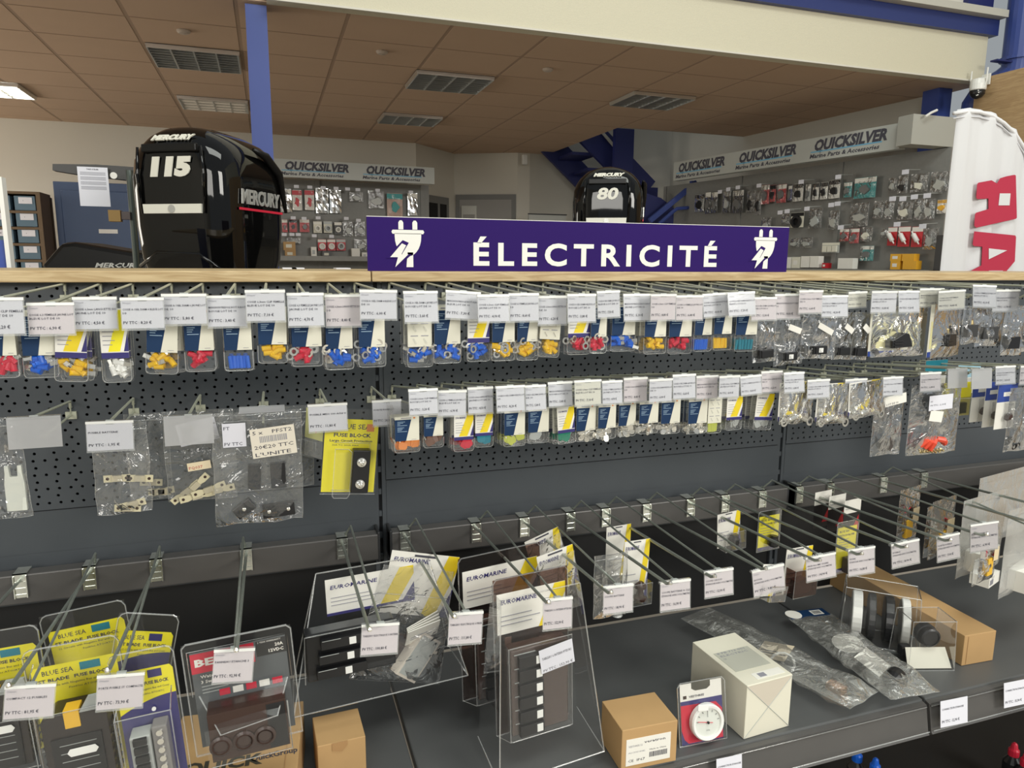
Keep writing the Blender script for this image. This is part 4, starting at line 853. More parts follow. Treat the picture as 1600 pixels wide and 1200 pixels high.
for q in range(4): MB().lathe([(.006, 0), (.008, .003), (.008, .018), (.004, .022)], blackpl, 10).build('black_knob', t, loc=(-.045+.018*q, -.006, -h*1.10+.006*(q % 2)), rot=(.6, .5*q, 0))
# fuse block packs, left
def fuse_pack(label, px, py, wpx, h, blue=False, rot=(0, 0, 0), z=.985, block=True):
    P = hang(px, py, z); w = sz(P, wpx); t = thing('fuse_block_pack', label, 'pack', P, rot, 'boxed fuse block packs at the left')
    b = MB(); r = .010; top = .014
    b.box(-w/2, w/2, -.0012, -.0008, -h, top, pvc); b.tube([(-w/2, -.001, -h), (-w/2, -.001, top-r), (-w/2+r*.4, -.001, top-r*.3), (-w/2+r, -.001, top), (w/2-r, -.001, top), (w/2-r*.4, -.001, top-r*.3), (w/2, -.001, top-r), (w/2, -.001, -h), (-w/2, -.001, -h)], .0013, pvc_edge, 5)
    yb = -.030
    if block:
        b.box(-w*.40, w*.40, yb-.016, yb-.0156, -h*.97, -h*.31, pvc)
        b.tube([(-w*.40, -.006, -h*.24), (-w*.42, yb-.016, -h*.31), (-w*.42, yb-.016, -h*.96), (w*.42, yb-.016, -h*.96), (w*.42, yb-.016, -h*.31), (w*.40, -.006, -h*.24)], .0010, pvc_edge, 5)
        b.tube([(-w*.42, yb-.016, -h*.31), (w*.42, yb-.016, -h*.31)], .0010, pvc_edge, 5)
    b.build('clear_clamshell', t)
    c = MB(); wc = w*.90; c.prism([(-wc/2, -h*.97), (wc/2, -h*.97), (wc/2, -.022), (wc/2-.004, -.016), (-wc/2+.004, -.016), (-wc/2, -.022)], .0005, .0012, yel_br)
    f = .0002
    if blue:
        n = 10; P2 = [(-wc/2, f, -h*.97), (wc/2, f, -h*.97), (wc/2, f, -h*.31)]+[(wc/2-wc*k/n, f, -h*.31-.022*(k/n)**2) for k in range(1, n+1)]
        c.poly(P2, indigo)
    c.text('BLUE SEA', -wc*.38, -.030, .0105, ink, f-.0002, bold=.005, width=wc*.36).box(wc*.06, wc*.30, f-.0004, f, -.031, -.019, indigo if blue else tealpl).text('FUSE BLOCK', -wc*.02, -.041, .0072, ink, f-.0003, bold=.03, width=wc*.42, align='l' if False else 'l')
    c.text('ST BLADE', -wc*.44, -.041, .0072, ink, f-.0003, bold=.03, width=wc*.36).text('12 Circuits with Negative Bus and Cover', -wc*.40, -.049, .0048, ink, f-.0003, width=wc*.8).text('Fusibles ATO/ATC', -wc*.1, -.056, .0042, ink, f-.0003, width=wc*.4)
    c.build('printed_card', t)
    if block and not blue:
        bd = MB(); bd.prism([(-w*.34, -h*.94), (w*.34, -h*.94), (w*.34, -h*.37), (w*.22, -h*.33), (-w*.22, -h*.33), (-w*.34, -h*.37)], yb-.012, -.002, mat('smoky_black_block', (.028, .022, .020), .25))
        k = 0
        while k < 7: bd.box(w*.345, w*.37, yb-.006, -.006, -h*(.50+.06*k)-.003, -h*(.50+.06*k), blackpl); bd.box(-w*.37, -w*.345, yb-.006, -.006, -h*(.50+.06*k)-.003, -h*(.50+.06*k), blackpl); k += 1
        bd = bd.build('fuse_block', t, bevel=.001)
        MB().box(-.012, .008, yb-.014, -.020, -h*.44, -h*.31, mat('amber_plastic', (.85, .50, .04), .3)).build('amber_clip', t, bevel=.001)
        MB().prism([(.008, -h*.34), (.022, -h*.24), (.046, -h*.24), (.050, -h*.34)], yb-.014, yb-.008, greypl).build('clear_lever', t)
        dk = MB().box(-w*.26, w*.26, yb-.0150, yb-.0125, -h*.93, -h*.50, blackpl)
        for q in range(6): dk.box(-w*.18, w*.2, yb-.0156, yb-.0150, -h*(.55+.06*q)-.0010, -h*(.55+.06*q), greypl)
        dk.build('fuse_cover', t, bevel=.001)
        MB().prism([(-.020, 0), (-.016, .006), (.016, .006), (.020, 0), (.016, -.006), (-.016, -.006)], yb-.0170, yb-.0166, white_pl).build('white_sticker', t, loc=(.006, 0, -h*.61))
    if block and blue:
        MB().box(-w*.30, w*.02, -.030, -.002, -h*.95, -h*.52, greypl).box(w*.04, w*.28, -.026, -.002, -h*.95, -h*.48, mat('smoky_grey', (.22, .21, .20), .2)).build('fuse_block', t, bevel=.002)
        for k in range(6): MB().box(-w*.24, -w*.03, -.036, -.030, -.005, .005, blackpl).build('fuse_slot', t, loc=(0, 0, -h*(.55+.07*k)), bevel=.0006)
        for k in range(6): MB().lathe([(.0045, 0), (.0045, .003)], tin, 10).build('terminal_screw', t, loc=(w*.16, -.026, -h*(.53+.07*k)), rot=(math.pi/2, 0, 0))
        MB().lathe([(.003, 0), (.003, .002)], white_pl, 8).build('white_stud', t, loc=(w*.08, -.004, -h*.40), rot=(math.pi/2, 0, 0))
    return t
fuse_pack('rear yellow fuse block pack, upper left, half covered by the front one', 131, 962, 118, .15, False, (0, -.10, 0), block=False)
fuse_pack('large yellow fuse block pack with amber clip and white sticker', 112, 1018, 132, .215, False, (0, -.06, 0))
fuse_pack('rear tilted yellow and indigo fuse block pack, top fanned right', 232, 972, 86, .16, True, (0, .22, 0), block=False)
fuse_pack('yellow and indigo fuse block pack with a grey block of black slots', 221, 1030, 92, .195, True, (0, -.06, 0))
fuse_pack('yellow fuse block pack cut off by the left picture edge', -12, 1000, 125, .20, False, (0, -.04, 0))
# BEP pack
P = hang(371, 1003, .985); w, h = sz(P, 160), sz(P, 178)
t = thing('switch_panel_pack', 'BEP pack with a red and black card and three dark dials under clear plastic', 'pack', P, (0, -.06, 0), 'boxed fuse block packs at the left')
c = MB(); wc = w*.88; c.box(-wc/2, wc/2, 0, .001, -h*.93, -.004, mat('graphite_card', (.10, .11, .115), .4)); c.box(-wc/2, wc*.16, -.0004, 0, -h*.22, -.006, redpl); c.box(wc*.18, wc/2, -.0004, 0, -h*.18, -.006, blackpl)
c.text('BEP', -wc*.46, -h*.155, .016, white_s, -.0008, bold=.04, width=wc*.30).text('20A', wc*.47, -h*.105, .007, white_s, -.0008, bold=.03, align='r').text('12VDC', wc*.47, -h*.155, .007, white_s, -.0008, bold=.03, align='r', width=wc*.16).text('2 YEAR WARRANTY', wc*.45, -h*.055, .004, white_s, -.0008, align='r', width=wc*.25)
c.text('Waterproof', -wc*.42, -h*.27, .007, white_s, -.0008, bold=.02, width=wc*.3).text('3 Switch Panel', -wc*.42, -h*.32, .007, white_s, -.0008, bold=.02, width=wc*.34)
for k in range(3): c.box(-wc*.42, -wc*.15, -.0005, 0, -h*(.35+.03*k)-.001, -h*(.35+.03*k), greypl)
for k in range(5): c.box(-wc*.25+wc*.14*k, -wc*.14+wc*.14*k, -.0006, 0, -h*.47, -h*.41, (redpl, white_s)[k % 2])
c.build('printed_card', t)
b = MB(); b.box(-w/2, w/2, -.0016, -.0012, -h, .012, pvc).tube([(-w/2, -.001, -h), (-w/2, -.001, .006), (-w/2+.006, -.001, .012), (w/2-.006, -.001, .012), (w/2, -.001, .006), (w/2, -.001, -h), (-w/2, -.001, -h)], .0016, pvc_edge, 5)
for s_ in (.46,): b.tube([(-w*s_, -.003, -h*.42), (-w*s_, -.003, 0), (w*s_, -.003, 0), (w*s_, -.003, -h*.42)], .001, pvc_edge, 4)
b.poly([(-w*.40, -.004, -h*.42), (w*.42, -.004, -h*.42), (w*.30, -.05, -h*.62), (-w*.22, -.05, -h*.66)], pvc).tube([(-w*.40, -.004, -h*.42), (-w*.22, -.05, -h*.66), (w*.30, -.05, -h*.60), (w*.42, -.004, -h*.42)], .0011, pvc_edge, 5)
b.box(-w*.36, w*.40, -.044, -.0436, -h*.97, -h*.62, pvc).tube([(-w*.34, -.044, -h*.97), (w*.40, -.044, -h*.97), (w*.40, -.044, -h*.5)], .0011, pvc_edge, 5); b.build('clear_clamshell', t)
pn = MB().box(-w*.33, w*.38, -.038, -.002, -h*.95, -h*.50, brown_tint).box(w*.20, w*.37, -.0388, -.038, -h*.94, -h*.52, blackpl).build('switch_panel', t, bevel=.002)
for q in (-.24, -.03, .16): MB().lathe([(.016, 0), (.016, .004), (.012, .006), (.010, .006), (.009, .003)], brown_tint, 20).build('dial', pn, loc=(w*q, -.038, -h*.80), rot=(math.pi/2, 0, 0))
# ---- bagged fuse holders at right
def it_holder(t, w, h):
    MB().tube([(-w*.2, 0, 0), (-w*.28, 0, .02), (0, 0, .032), (w*.25, 0, .02), (w*.22, 0, 0)], .0018, redpl, 6).build('red_wire', t, loc=(0, -.004, -h*.55))
    MB().box(-w*.22, w*.1, -.006, .006, -h*.32, 0, mat('amber_plastic', (.85, .50, .04), .3)).build('amber_fuse_holder', t, loc=(0, -.004, -h*.55), bevel=.001)
    sticker(t, 0, w*.3, -h*.6, -h*.35, -.012, mat('beige_sticker', (.75, .62, .40), .6))
for i, (l, r_, tp, bt, Y_) in enumerate(((1392, 1436, 763, 852, -.16), (1440, 1492, 780, 872, -.25), (1436, 1470, 790, 870, -.20), (1520, 1556, 826, 910, -.43))):
    t, w, h = place_bag(['bag with a looped red wire and amber fuse holder, farthest back', 'bag with red wire and a beige-labelled amber fuse holder, middle', 'crumpled bag of amber parts between the two red-wired bags', 'small bag with one bright amber cylinder below a price tag'][i], l, r_, tp, bt, Y_, 130+i, film, rot=(0, 0, .25), group='bagged fuse holders on the rail')
    it_holder(t, w, h)
for i, (l, r_, tp, bt, Y_) in enumerate(((1480, 1570, 775, 900, -.28), (1545, 1640, 790, 930, -.36), (1498, 1640, 735, 850, -.13), (1512, 1552, 870, 915, -.36))):
    t, w, h = place_bag(['large milky bag with a white printed box, over the right rail', 'large milky bag with a blue and white box at the right edge', 'large milky bag hanging at the back right of the rail', 'small milky bag with a white box under the amber cylinder bag'][i], l, r_, tp, bt, Y_, 140+i, film_milky, rot=(0, 0, .2), group='milky bags on the right rail', bulge=.02)
    if i in (0, 1, 3):
        bw = w*.55 if i != 3 else w*.8; bh = min(h*.38, .05)
        b = MB().box(-bw/2, bw/2, -.028, .012, -bh/2, bh/2, white_s)
        if i == 1: b.box(0, bw/2, -.0285, -.028, -bh*.3, bh*.3, mat('light_blue_print', (.10, .30, .55), .5))
        for q in range(7): b.box(-bw*.42+q*bw*.045, -bw*.40+q*bw*.045, -.0286, -.028, -bh*.3, bh*.2, ink_grey)
        b.text('09/2023' if i == 0 else 'LOT', -bw*.3, bh*.25, .008, ink, -.0287)
        b.build('printed_box', t, loc=(-.005, -.0, -h+bh*.8), rot=(0, .0, .15), bevel=.0008)
    if i == 2: MB().text('143', 0, 0, .018, ink_grey, 0, align='c').build('handwriting', t, loc=(0, -.02, -h*.55))
# ================================================================ goods on the shelf
ZS = .655
def shelf_box(label, base, ang, w, d, h, m, name='cardboard_box', group='boxes on the base shelf', lid=True, dark=None):
    """base = world XY of the front-left bottom corner; ang = rotation about z"""
    t = thing(name, label, 'box', (base[0], base[1], ZS), (0, 0, ang), group)
    b = MB().box(0, w, 0, d, 0.0006, h, m); b.build('carton', t, bevel=.0012)
    return t
def corner_box(label, pFL, pFR, dep, h, m, **k):
    A = atz(*pFL, ZS); B = atz(*pFR, ZS); v = B-A; ang = math.atan2(v.y, v.x)
    return shelf_box(label, (A.x, A.y), ang, v.length, dep, h, m, **k), v.length
# small kraft box with white label (veratron)
t, L = corner_box('small kraft box with a white printed label, left of the round gauge pack', (970, 1207), (1056, 1189), .090, .082, kraft)
MB().box(L*.08, L*.88, -.0006, 0, .010, .062, white_s).text('veratron', L*.40, .050, .007, ink, -.0009, bold=.01, width=L*.38).text('VEETHREE 52', L*.12, .046, .005, ink_grey, -.0009, width=L*.25).text('A2C59514082', L*.12, .034, .004, ink_grey, -.0009, width=L*.3).text('CE  IP67', L*.12, .017, .007, ink, -.0009, width=L*.3).text('Made in China', L*.50, .034, .004, ink, -.0009, width=L*.3).build('printed_label', t)
b = MB(); r2 = random.Random(2); x = L*.5
while x < L*.82: bw = r2.uniform(.0006, .0016); b.box(x, x+bw, -.0009, -.0006, .020, .030, ink); x += bw*1.8
b.build('barcode', t)
# ivory box
t, L = corner_box('ivory long carton with a grey label, right of the red gauge pack', (1162, 1156), (1232, 1135), .17, .112, ivory_box)
MB().box(L*.10, L*.88, .045, .115, .1121, .1126, mat('grey_label', (.52, .52, .44), .6)).build('grey_label', t)
lb = MB(); 
for q, (s_, z_) in enumerate((('8 PB 713 001', .108), ('ELECTRIC', .098), ('CE', .088))):
    vs, fs, a0, b0 = text_geo(s_, .01); k = L*.62/(b0-a0) if q < 2 else .006
    lb.add([(L*.15+v[0]*k, z_+v[1]*min(k, .008), .1128) for v in vs], fs, ink_grey)
lb.build('label_print', t)
MB().box(L*.3, L*.92, .010, .030, .1121, .1125, white_s).box(L*.4, L*.55, .014, .026, .1125, .1127, ink_grey).build('white_label', t)
fl = MB(); fl.tube([(0, -.0006, .002), (L, -.0006, .110)], .0006, greypl, 4).tube([(0, -.0006, .110), (L, -.0006, .002)], .0006, greypl, 4).poly([(0, -.0005, .110), (L, -.0005, .110), (L/2, -.0005, .056)], mat('ivory_flap', (.62, .56, .46), .6)).build('folded_end', t)
# gauge pack
A = atz(1062, 1168, ZS); B = atz(1134, 1153, ZS); v = B-A; w = v.length*1.02; h = .120
t = thing('gauge_pack', 'round white gauge on a red card in a clear blister, standing on the shelf', 'pack', ((A.x+B.x)/2, (A.y+B.y)/2, ZS), (-.17, 0, math.atan2(v.y, v.x)))
c = MB(); c.prism([(-w*.44, .002), (w*.44, .002), (w*.44, h*.97), (w*.20, h*.97), (w*.20, h*.88), (w*.12, h*.84), (-w*.12, h*.84), (-w*.20, h*.88), (-w*.20, h*.97), (-w*.44, h*.97)], 0, .001, white_s)
c.box(-w*.44, w*.44, -.0004, 0, .002, h*.70, indigo).prism([(-w*.44, .03), (-w*.38, .012), (-w*.3, .004), (w*.43, .004), (w*.43, h*.5), (w*.3, h*.62), (-w*.44, h*.64)], -.0010, -.0004, mat('crimson_print', (.62, .01, .04), .35))
c.text('VEETHREE', -w*.26, h*.745, .0055, ink, -.0006, bold=.02, width=w*.32).box(-w*.38, -w*.31, -.0006, 0, h*.735, h*.785, brown_tint); c.build('printed_card', t)
b = MB(); b.box(-w/2, w/2, -.0022, -.0018, 0, h, pvc).tube([(-w/2, -.002, .001), (-w/2, -.002, h-.008), (-w/2+.007, -.002, h), (w/2-.007, -.002, h), (w/2, -.002, h-.008), (w/2, -.002, .001), (-w/2, -.002, .001)], .0012, pvc_edge, 5); b.build('clear_blister', t)
gz = h*.36; gr = w*.34
go = MB().lathe([(gr, 0), (gr, .010), (gr*.94, .013), (gr*.80, .012), (gr*.78, .008)], white_pl, 32).build('gauge_bezel', t, loc=(w*.05, -.003, gz), rot=(math.pi/2, 0, 0), smooth=False)
MB().lathe([(gr*.79, 0), (gr*.79, .008)], mat('gauge_face', (.68, .70, .64), .4), 28).build('dial_face', t, loc=(w*.05, -.0035, gz), rot=(math.pi/2, 0, 0))
nd = MB().tube([(-gr*.62, 0, .004), (gr*.3, 0, -.002)], .0006, redpl, 4).lathe([(.0025, 0), (.0025, .002)], blackpl, 10, Matrix.Rotation(math.pi/2, 4, 'X')).tube([(0, 0, gr*.3), (0, 0, gr*.62)], .0004, ink, 4)
for q in range(7):
    a = math.pi*(.05+.9*q/6); nd.tube([(math.cos(a)*gr*.60, 0, math.sin(a)*gr*.6), (math.cos(a)*gr*.70, 0, math.sin(a)*gr*.7)], .0005, ink, 4)
nd.text('FUEL', 0, -gr*.45, .0035, ink, -.0005, align='c'); nd.build('needle', t, loc=(w*.05, -.0128, gz))
MB().box(-.011, .011, -.001, 0, -.006, .006, white_pl).build('white_tape', t, loc=(-w*.06, -.0165, gz+gr*.92), rot=(0, .12, 0), bevel=.001)
# large kraft box bottom left + smaller one
def top_box(label, bl, br, h, dep, m):
    A = atz(*bl, ZS+h); B = atz(*br, ZS+h); v = B-A; ang = math.atan2(v.y, v.x); Lw = v.length
    bk = Vector((-math.sin(ang), math.cos(ang), 0)); o_ = A-bk*dep
    t = thing('cardboard_box', label, 'box', (o_.x, o_.y, ZS), (0, 0, ang), 'boxes on the base shelf')
    MB().box(0, Lw, 0, dep, .0006, h, m).build('carton', t, bevel=.0012); return t, Lw
def top_text(t, s_, p0, p1, zw, hgt, m, bold, name):
    """lettering printed on the top face, baseline from photo point p0 to p1"""
    a = atz(*p0, zw); b = atz(*p1, zw); Mi = (Matrix.Translation(t.location) @ t.rotation_euler.to_matrix().to_4x4()).inverted()
    a = Mi @ a; b = Mi @ b; d = (b-a); k = d.length; d.normalize(); up = Vector((-d.y, d.x, 0))
    vs, fs, x0_, x1_ = text_geo(s_, bold, 2); sc = k/(x1_-x0_)
    MB().add([tuple(a+d*((v_[0]-x0_)*sc)+up*(v_[1]*hgt/.72)) for v_ in vs], fs, m).build(name, t)
t, L = top_box('large kraft carton printed QUICK, below the BEP pack', (285, 1119), (474, 1095), .09, .20, kraft)
top_text(t, 'QUICK', (283, 1212), (410, 1192), .7456, .026, mat('dark_green_print', (.05, .045, .03), .6), .04, 'printed_brand')
top_text(t, 'QuickGroup', (392, 1190), (465, 1174), .7456, .013, ink, .02, 'printed_lettering')
MB().box(L*.90, L*.905, .0, .20, .0902, .0908, kraft_d).build('lid_seam', t)
t, L = top_box('smaller plain kraft box, right of the printed carton', (488, 1121), (559, 1106), .080, .085, kraft)
MB().prism([(L*.3, .066), (L*.5, .062), (L*.62, .072), (L*.62, .080), (L*.3, .080)], -.0012, 0, kraft_d).build('torn_flap', t)
# long kraft box at right
A = atz(1502, 1041, ZS); B = atz(1551, 1032, ZS); C_ = atz(1340, 935, ZS)
t = thing('cardboard_box', 'long narrow kraft box lying under the clear disc pack at right', 'box', (A.x, A.y, ZS), (0, 0, math.atan2((B-A).y, (B-A).x)), 'boxes on the base shelf')
Lr = (B-A).length; MB().box(0, Lr, 0, .44, .0006, .074, kraft).build('carton', t, bevel=.0012)
MB().tube([(Lr*.12, -.0006, .004), (Lr*.12, -.0006, .070)], .0005, kraft_d, 4).build('flap_edge', t)
# clear disc packs (fishing-line like spools) leaning on the box
def clear_case(label, px, py, ang, w, h, d, n, group):
    P = atz(px, py, ZS); t = thing('clear_disc_case', label, 'case', (P.x, P.y, ZS), (0, 0, ang), group)
    b = MB(); vs = [(-w/2, 0, 0), (w/2, 0, 0), (w/2, d, 0), (-w/2, d, 0), (-w*.46, d*.05, h), (w*.46, d*.05, h), (w*.46, d*.9, h), (-w*.46, d*.9, h)]
    b.add(vs, [(0, 1, 5, 4), (1, 2, 6, 5), (2, 3, 7, 6), (3, 0, 4, 7), (4, 5, 6, 7)], pvc)
    for i, j in ((0, 1), (1, 2), (2, 3), (3, 0), (4, 5), (5, 6), (6, 7), (7, 4), (0, 4), (1, 5), (2, 6), (3, 7)): b.tube([vs[i], vs[j]], .0012, pvc_edge, 4)
    b.build('clear_shell', t)
    for q in range(n):
        m_ = (white_pl, mat('dark_grey_plastic', (.045, .045, .045), .4), blackpl)[q % 3]; rr = h*.40; th = (.022, .016, .020, .018)[q % 4]
        MB().lathe([(rr*.62, 0), (rr*.96, 0), (rr, .002), (rr, th-.002), (rr*.96, th), (rr*.62, th)], m_, 28).build('round_dial', t, loc=(-w*.36+w*.62*q/max(1, n-1), d*.5, h*.42), rot=(0, math.pi/2, 0))
    return t
clear_case('clear plastic case with white and dark discs, against the long kraft box', 1372, 1012, -.75, .17, .135, .09, 4, 'clear cases at the right')
t = clear_case('small clear case with a black round switch on a cream insert, front right', 1455, 1048, -.30, .105, .115, .080, 0, 'clear cases at the right')
MB().add([(-.050, .006, .002), (.050, .006, .002), (.046, .030, .040), (-.046, .030, .040), (.046, .070, .004), (-.046, .070, .004)], [(0, 1, 2, 3), (3, 2, 4, 5)], cream).build('cream_insert', t)
MB().lathe([(.024, 0), (.024, .014), (.022, .016), (.022, .030), (.018, .032), (.018, .029), (.0, .029)], blackpl, 26).build('round_switch', t, loc=(.006, .052, .066), rot=(math.pi/2, 0, 0))
MB().box(-.012, .012, .0, .02, -.012, .012, blackpl).build('black_part', t, loc=(-.034, .040, .022), bevel=.002)
# lying bags
def lying_bag(label, p0, p1, w, seed, bulge=.02, m=None, name='plastic_bag', contents=()):
    A = atz(*p0, ZS+.004); B = atz(*p1, ZS+.004); v = B-A; ang = math.atan2(v.y, v.x)
    t = thing(name, label, 'bag', (A.x, A.y, ZS+bulge+.003), (0, 0, ang), 'bags lying on the base shelf')
    b = bag_mb(w, v.length, bulge, seed, m or film_lay, nx=16, ny=26, top=.06, crease=.0055, edge=True)
    # lay flat: local z(-) -> x, y -> z
    b.v = [(-z, x, max(y, -bulge+.0)) for x, y, z in b.v]
    b.build('bag_film', t, smooth=True)
    return t, v.length
t, L = lying_bag('long crumpled clear bag with a white instruction slip, behind the ivory carton', (1085, 972), (1350, 1112), .105, 150, .026)
MB().box(-.035, .035, -.030, .030, 0, .0006, mat('beige_slip', (.72, .62, .46), .6)).box(-.03, .03, -.012, -.009, .0006, .0008, ink).box(-.03, .02, -.004, -.001, .0006, .0008, ink).build('instruction_slip', t, loc=(L*.52, .0, .006), rot=(.2, -.2, .2))
MB().box(-.018, .018, -.012, .012, -.008, .008, mat('copper_brown', (.40, .20, .09), .35, .3)).build('brown_fitting', t, loc=(L*.86, 0, -.004), bevel=.002)
MB().tube([(.025*math.cos(a*.5), .025*math.sin(a*.5), 0) for a in range(13)], .003, white_pl, 6).build('white_ring', t, loc=(L*.60, -.02, 0), rot=(.6, .2, 0))
t, L = lying_bag('clear bag with a navy header and barcode, lying in front of the disc case', (1264, 978), (1428, 1106), .120, 151, .028)
MB().box(-.028, .006, -.055, .055, 0, .001, navy).box(-.022, .0, .012, .042, .001, .0013, white_s).build('navy_header', t, loc=(0, 0, 0))
b = MB()
for q in range(8): b.box(-.018, -.004, .016+q*.0028, .0172+q*.0028, .0015, .0017, ink)
b.build('barcode', t)
MB().lathe([(.020, 0), (.020, .001)], white_s, 20).build('white_disc_label', t, loc=(-.012, -.038, .0012))
MB().lathe([(.034, 0), (.034, .001)], white_s, 24).build('round_card', t, loc=(L*.42, -.004, .006), rot=(.1, .1, 0))
MB().lathe([(.016, -.018), (.022, -.01), (.022, .012), (.014, .018)], blackpl, 18).build('black_fitting', t, loc=(L*.82, .005, .0), rot=(math.pi/2, 0, .5))
MB().box(-.03, .03, -.022, .022, 0, .001, white_s).build('white_leaflet', t, loc=(L*.66, -.006, .008), rot=(.3, .3, .4))
# shelf-edge price labels
for i, (l, r_, tp, bt) in enumerate(((1467, 1508, 1092, 1128), (1566, 1604, 1064, 1098), (1118, 1157, 1182, 1216))):
    Y = -.512; A = at(l, (tp+bt)/2, Y); B = at(r_, (tp+bt)/2, Y); T = at((l+r_)/2, tp, Y); Bt = at((l+r_)/2, bt, Y); w, h = B.x-A.x, T.z-Bt.z
    P_ = MB().box(-w/2, w/2, -.0004, .0004, -h, 0, white_p); tag_text(P_, -w/2, 0, w, h, -.0008, ['CONNECTEUR ETANCHE', ''], '%d,90 €' % (12+i*3))
    o = P_.build('price_label', loc=((A.x+B.x)/2, Y-.001, T.z), rot=(-.16, .04, 0))
    tag(o, ['white price label on the shelf edge, just right of the shelf joint', 'white price label on the shelf edge at the right picture edge', 'white price label on the shelf edge below the gauge pack, cut by the frame'][i], 'price label', 'shelf edge price labels')
# lower deck with bottle caps seen under the shelf
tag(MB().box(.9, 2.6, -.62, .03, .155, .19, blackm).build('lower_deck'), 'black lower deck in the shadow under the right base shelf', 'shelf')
for i, (px, py, m_) in enumerate(((1585, 1168, redpl), (1340, 1176, bluepl), (1368, 1192, bluepl), (1604, 1184, redpl))):
    P = atz(px, py, .30)
    t = thing('spray_bottle', ['bottle with a red pointed cap under the shelf, lower right corner', 'bottle with a blue cap under the shelf, left one', 'bottle with a blue cap under the shelf, right one, at the bottom edge', 'bottle with a red cap cut off by the right picture edge'][i], 'bottle', (P.x, P.y, .19), group='capped bottles under the shelf')
    MB().lathe([(.020, 0), (.022, .004), (.022, .07), (.012, .085), (.010, .09)], blackpl, 16).build('bottle_body', t)
    MB().lathe([(.013, .088), (.013, .104), (.009, .108), (.007, .120), (.003, .124)], m_, 12).build('cap', t)
# ================================================================ purple sign board on the wooden top
sign = thing('purple_sign_board', 'long purple sign board reading ÉLECTRICITÉ between two plug symbols', 'sign', (.192, -.016, Z_TOP+.0215))
purple = mat('sign_purple', (.026, .008, .115), .6, spec=.12); sw = 1.028; sh = .108
MB().box(0, sw, 0, .006, 0, sh, purple).box(0, sw, .0005, .0055, sh, sh+.0012, white_s).build('panel', sign)
MB().text('ÉLECTRICITÉ', .222, .0135, .0655, white_s, -.0004, bold=.030, res=4, width=.602, space=1.42).build('lettering', sign)
def plug(x, s):
    b = MB(); n = 14; y = -.0006
    b.poly([(x-s*.44, y, .075), (x+s*.44, y, .075), (x+s*.47, y, .079), (x+s*.44, y, .083), (x-s*.44, y, .083), (x-s*.47, y, .079)], white_s)
    pts = [(x+s*.38*math.cos(-math.pi*k/n), y, .070+s*.42*.0-.040*math.sin(math.pi*k/n)*1.0) for k in range(n+1)]
    b.poly([(x+s*.38, y, .076)]+pts+[(x-s*.38, y, .076)], white_s)
    for q in (-1, 1): b.poly([(x+s*(q*.2-.07), y, .084), (x+s*(q*.2+.07), y, .084), (x+s*(q*.2+.07), y, .098), (x+s*(q*.2+.03), y, .102), (x+s*(q*.2-.03), y, .102), (x+s*(q*.2-.07), y, .098)], white_s)
    b.poly([(x-s*.02, y, .038), (x+s*.14, y, .038), (x+s*.14, y, .008), (x-s*.06, y, .008)], white_s)
    bolt = [(x-s*.18, .056), (x-s*.52, .028), (x-s*.30, .028), (x-s*.38, .008), (x+s*.00, .034), (x-s*.20, .034), (x-s*.06, .052)]
    cx_ = sum(p[0] for p in bolt)/7; cz_ = sum(p[1] for p in bolt)/7
    b.poly([(cx_+(p[0]-cx_)*1.45, y-.0003, cz_+(p[1]-cz_)*1.30) for p in bolt], purple)
    b.poly([(p[0], y-.0006, p[1]) for p in bolt], white_s)
    return b
plug(.083, .072).build('plug_symbol', sign); plug(.960, .072).build('plug_symbol', sign)
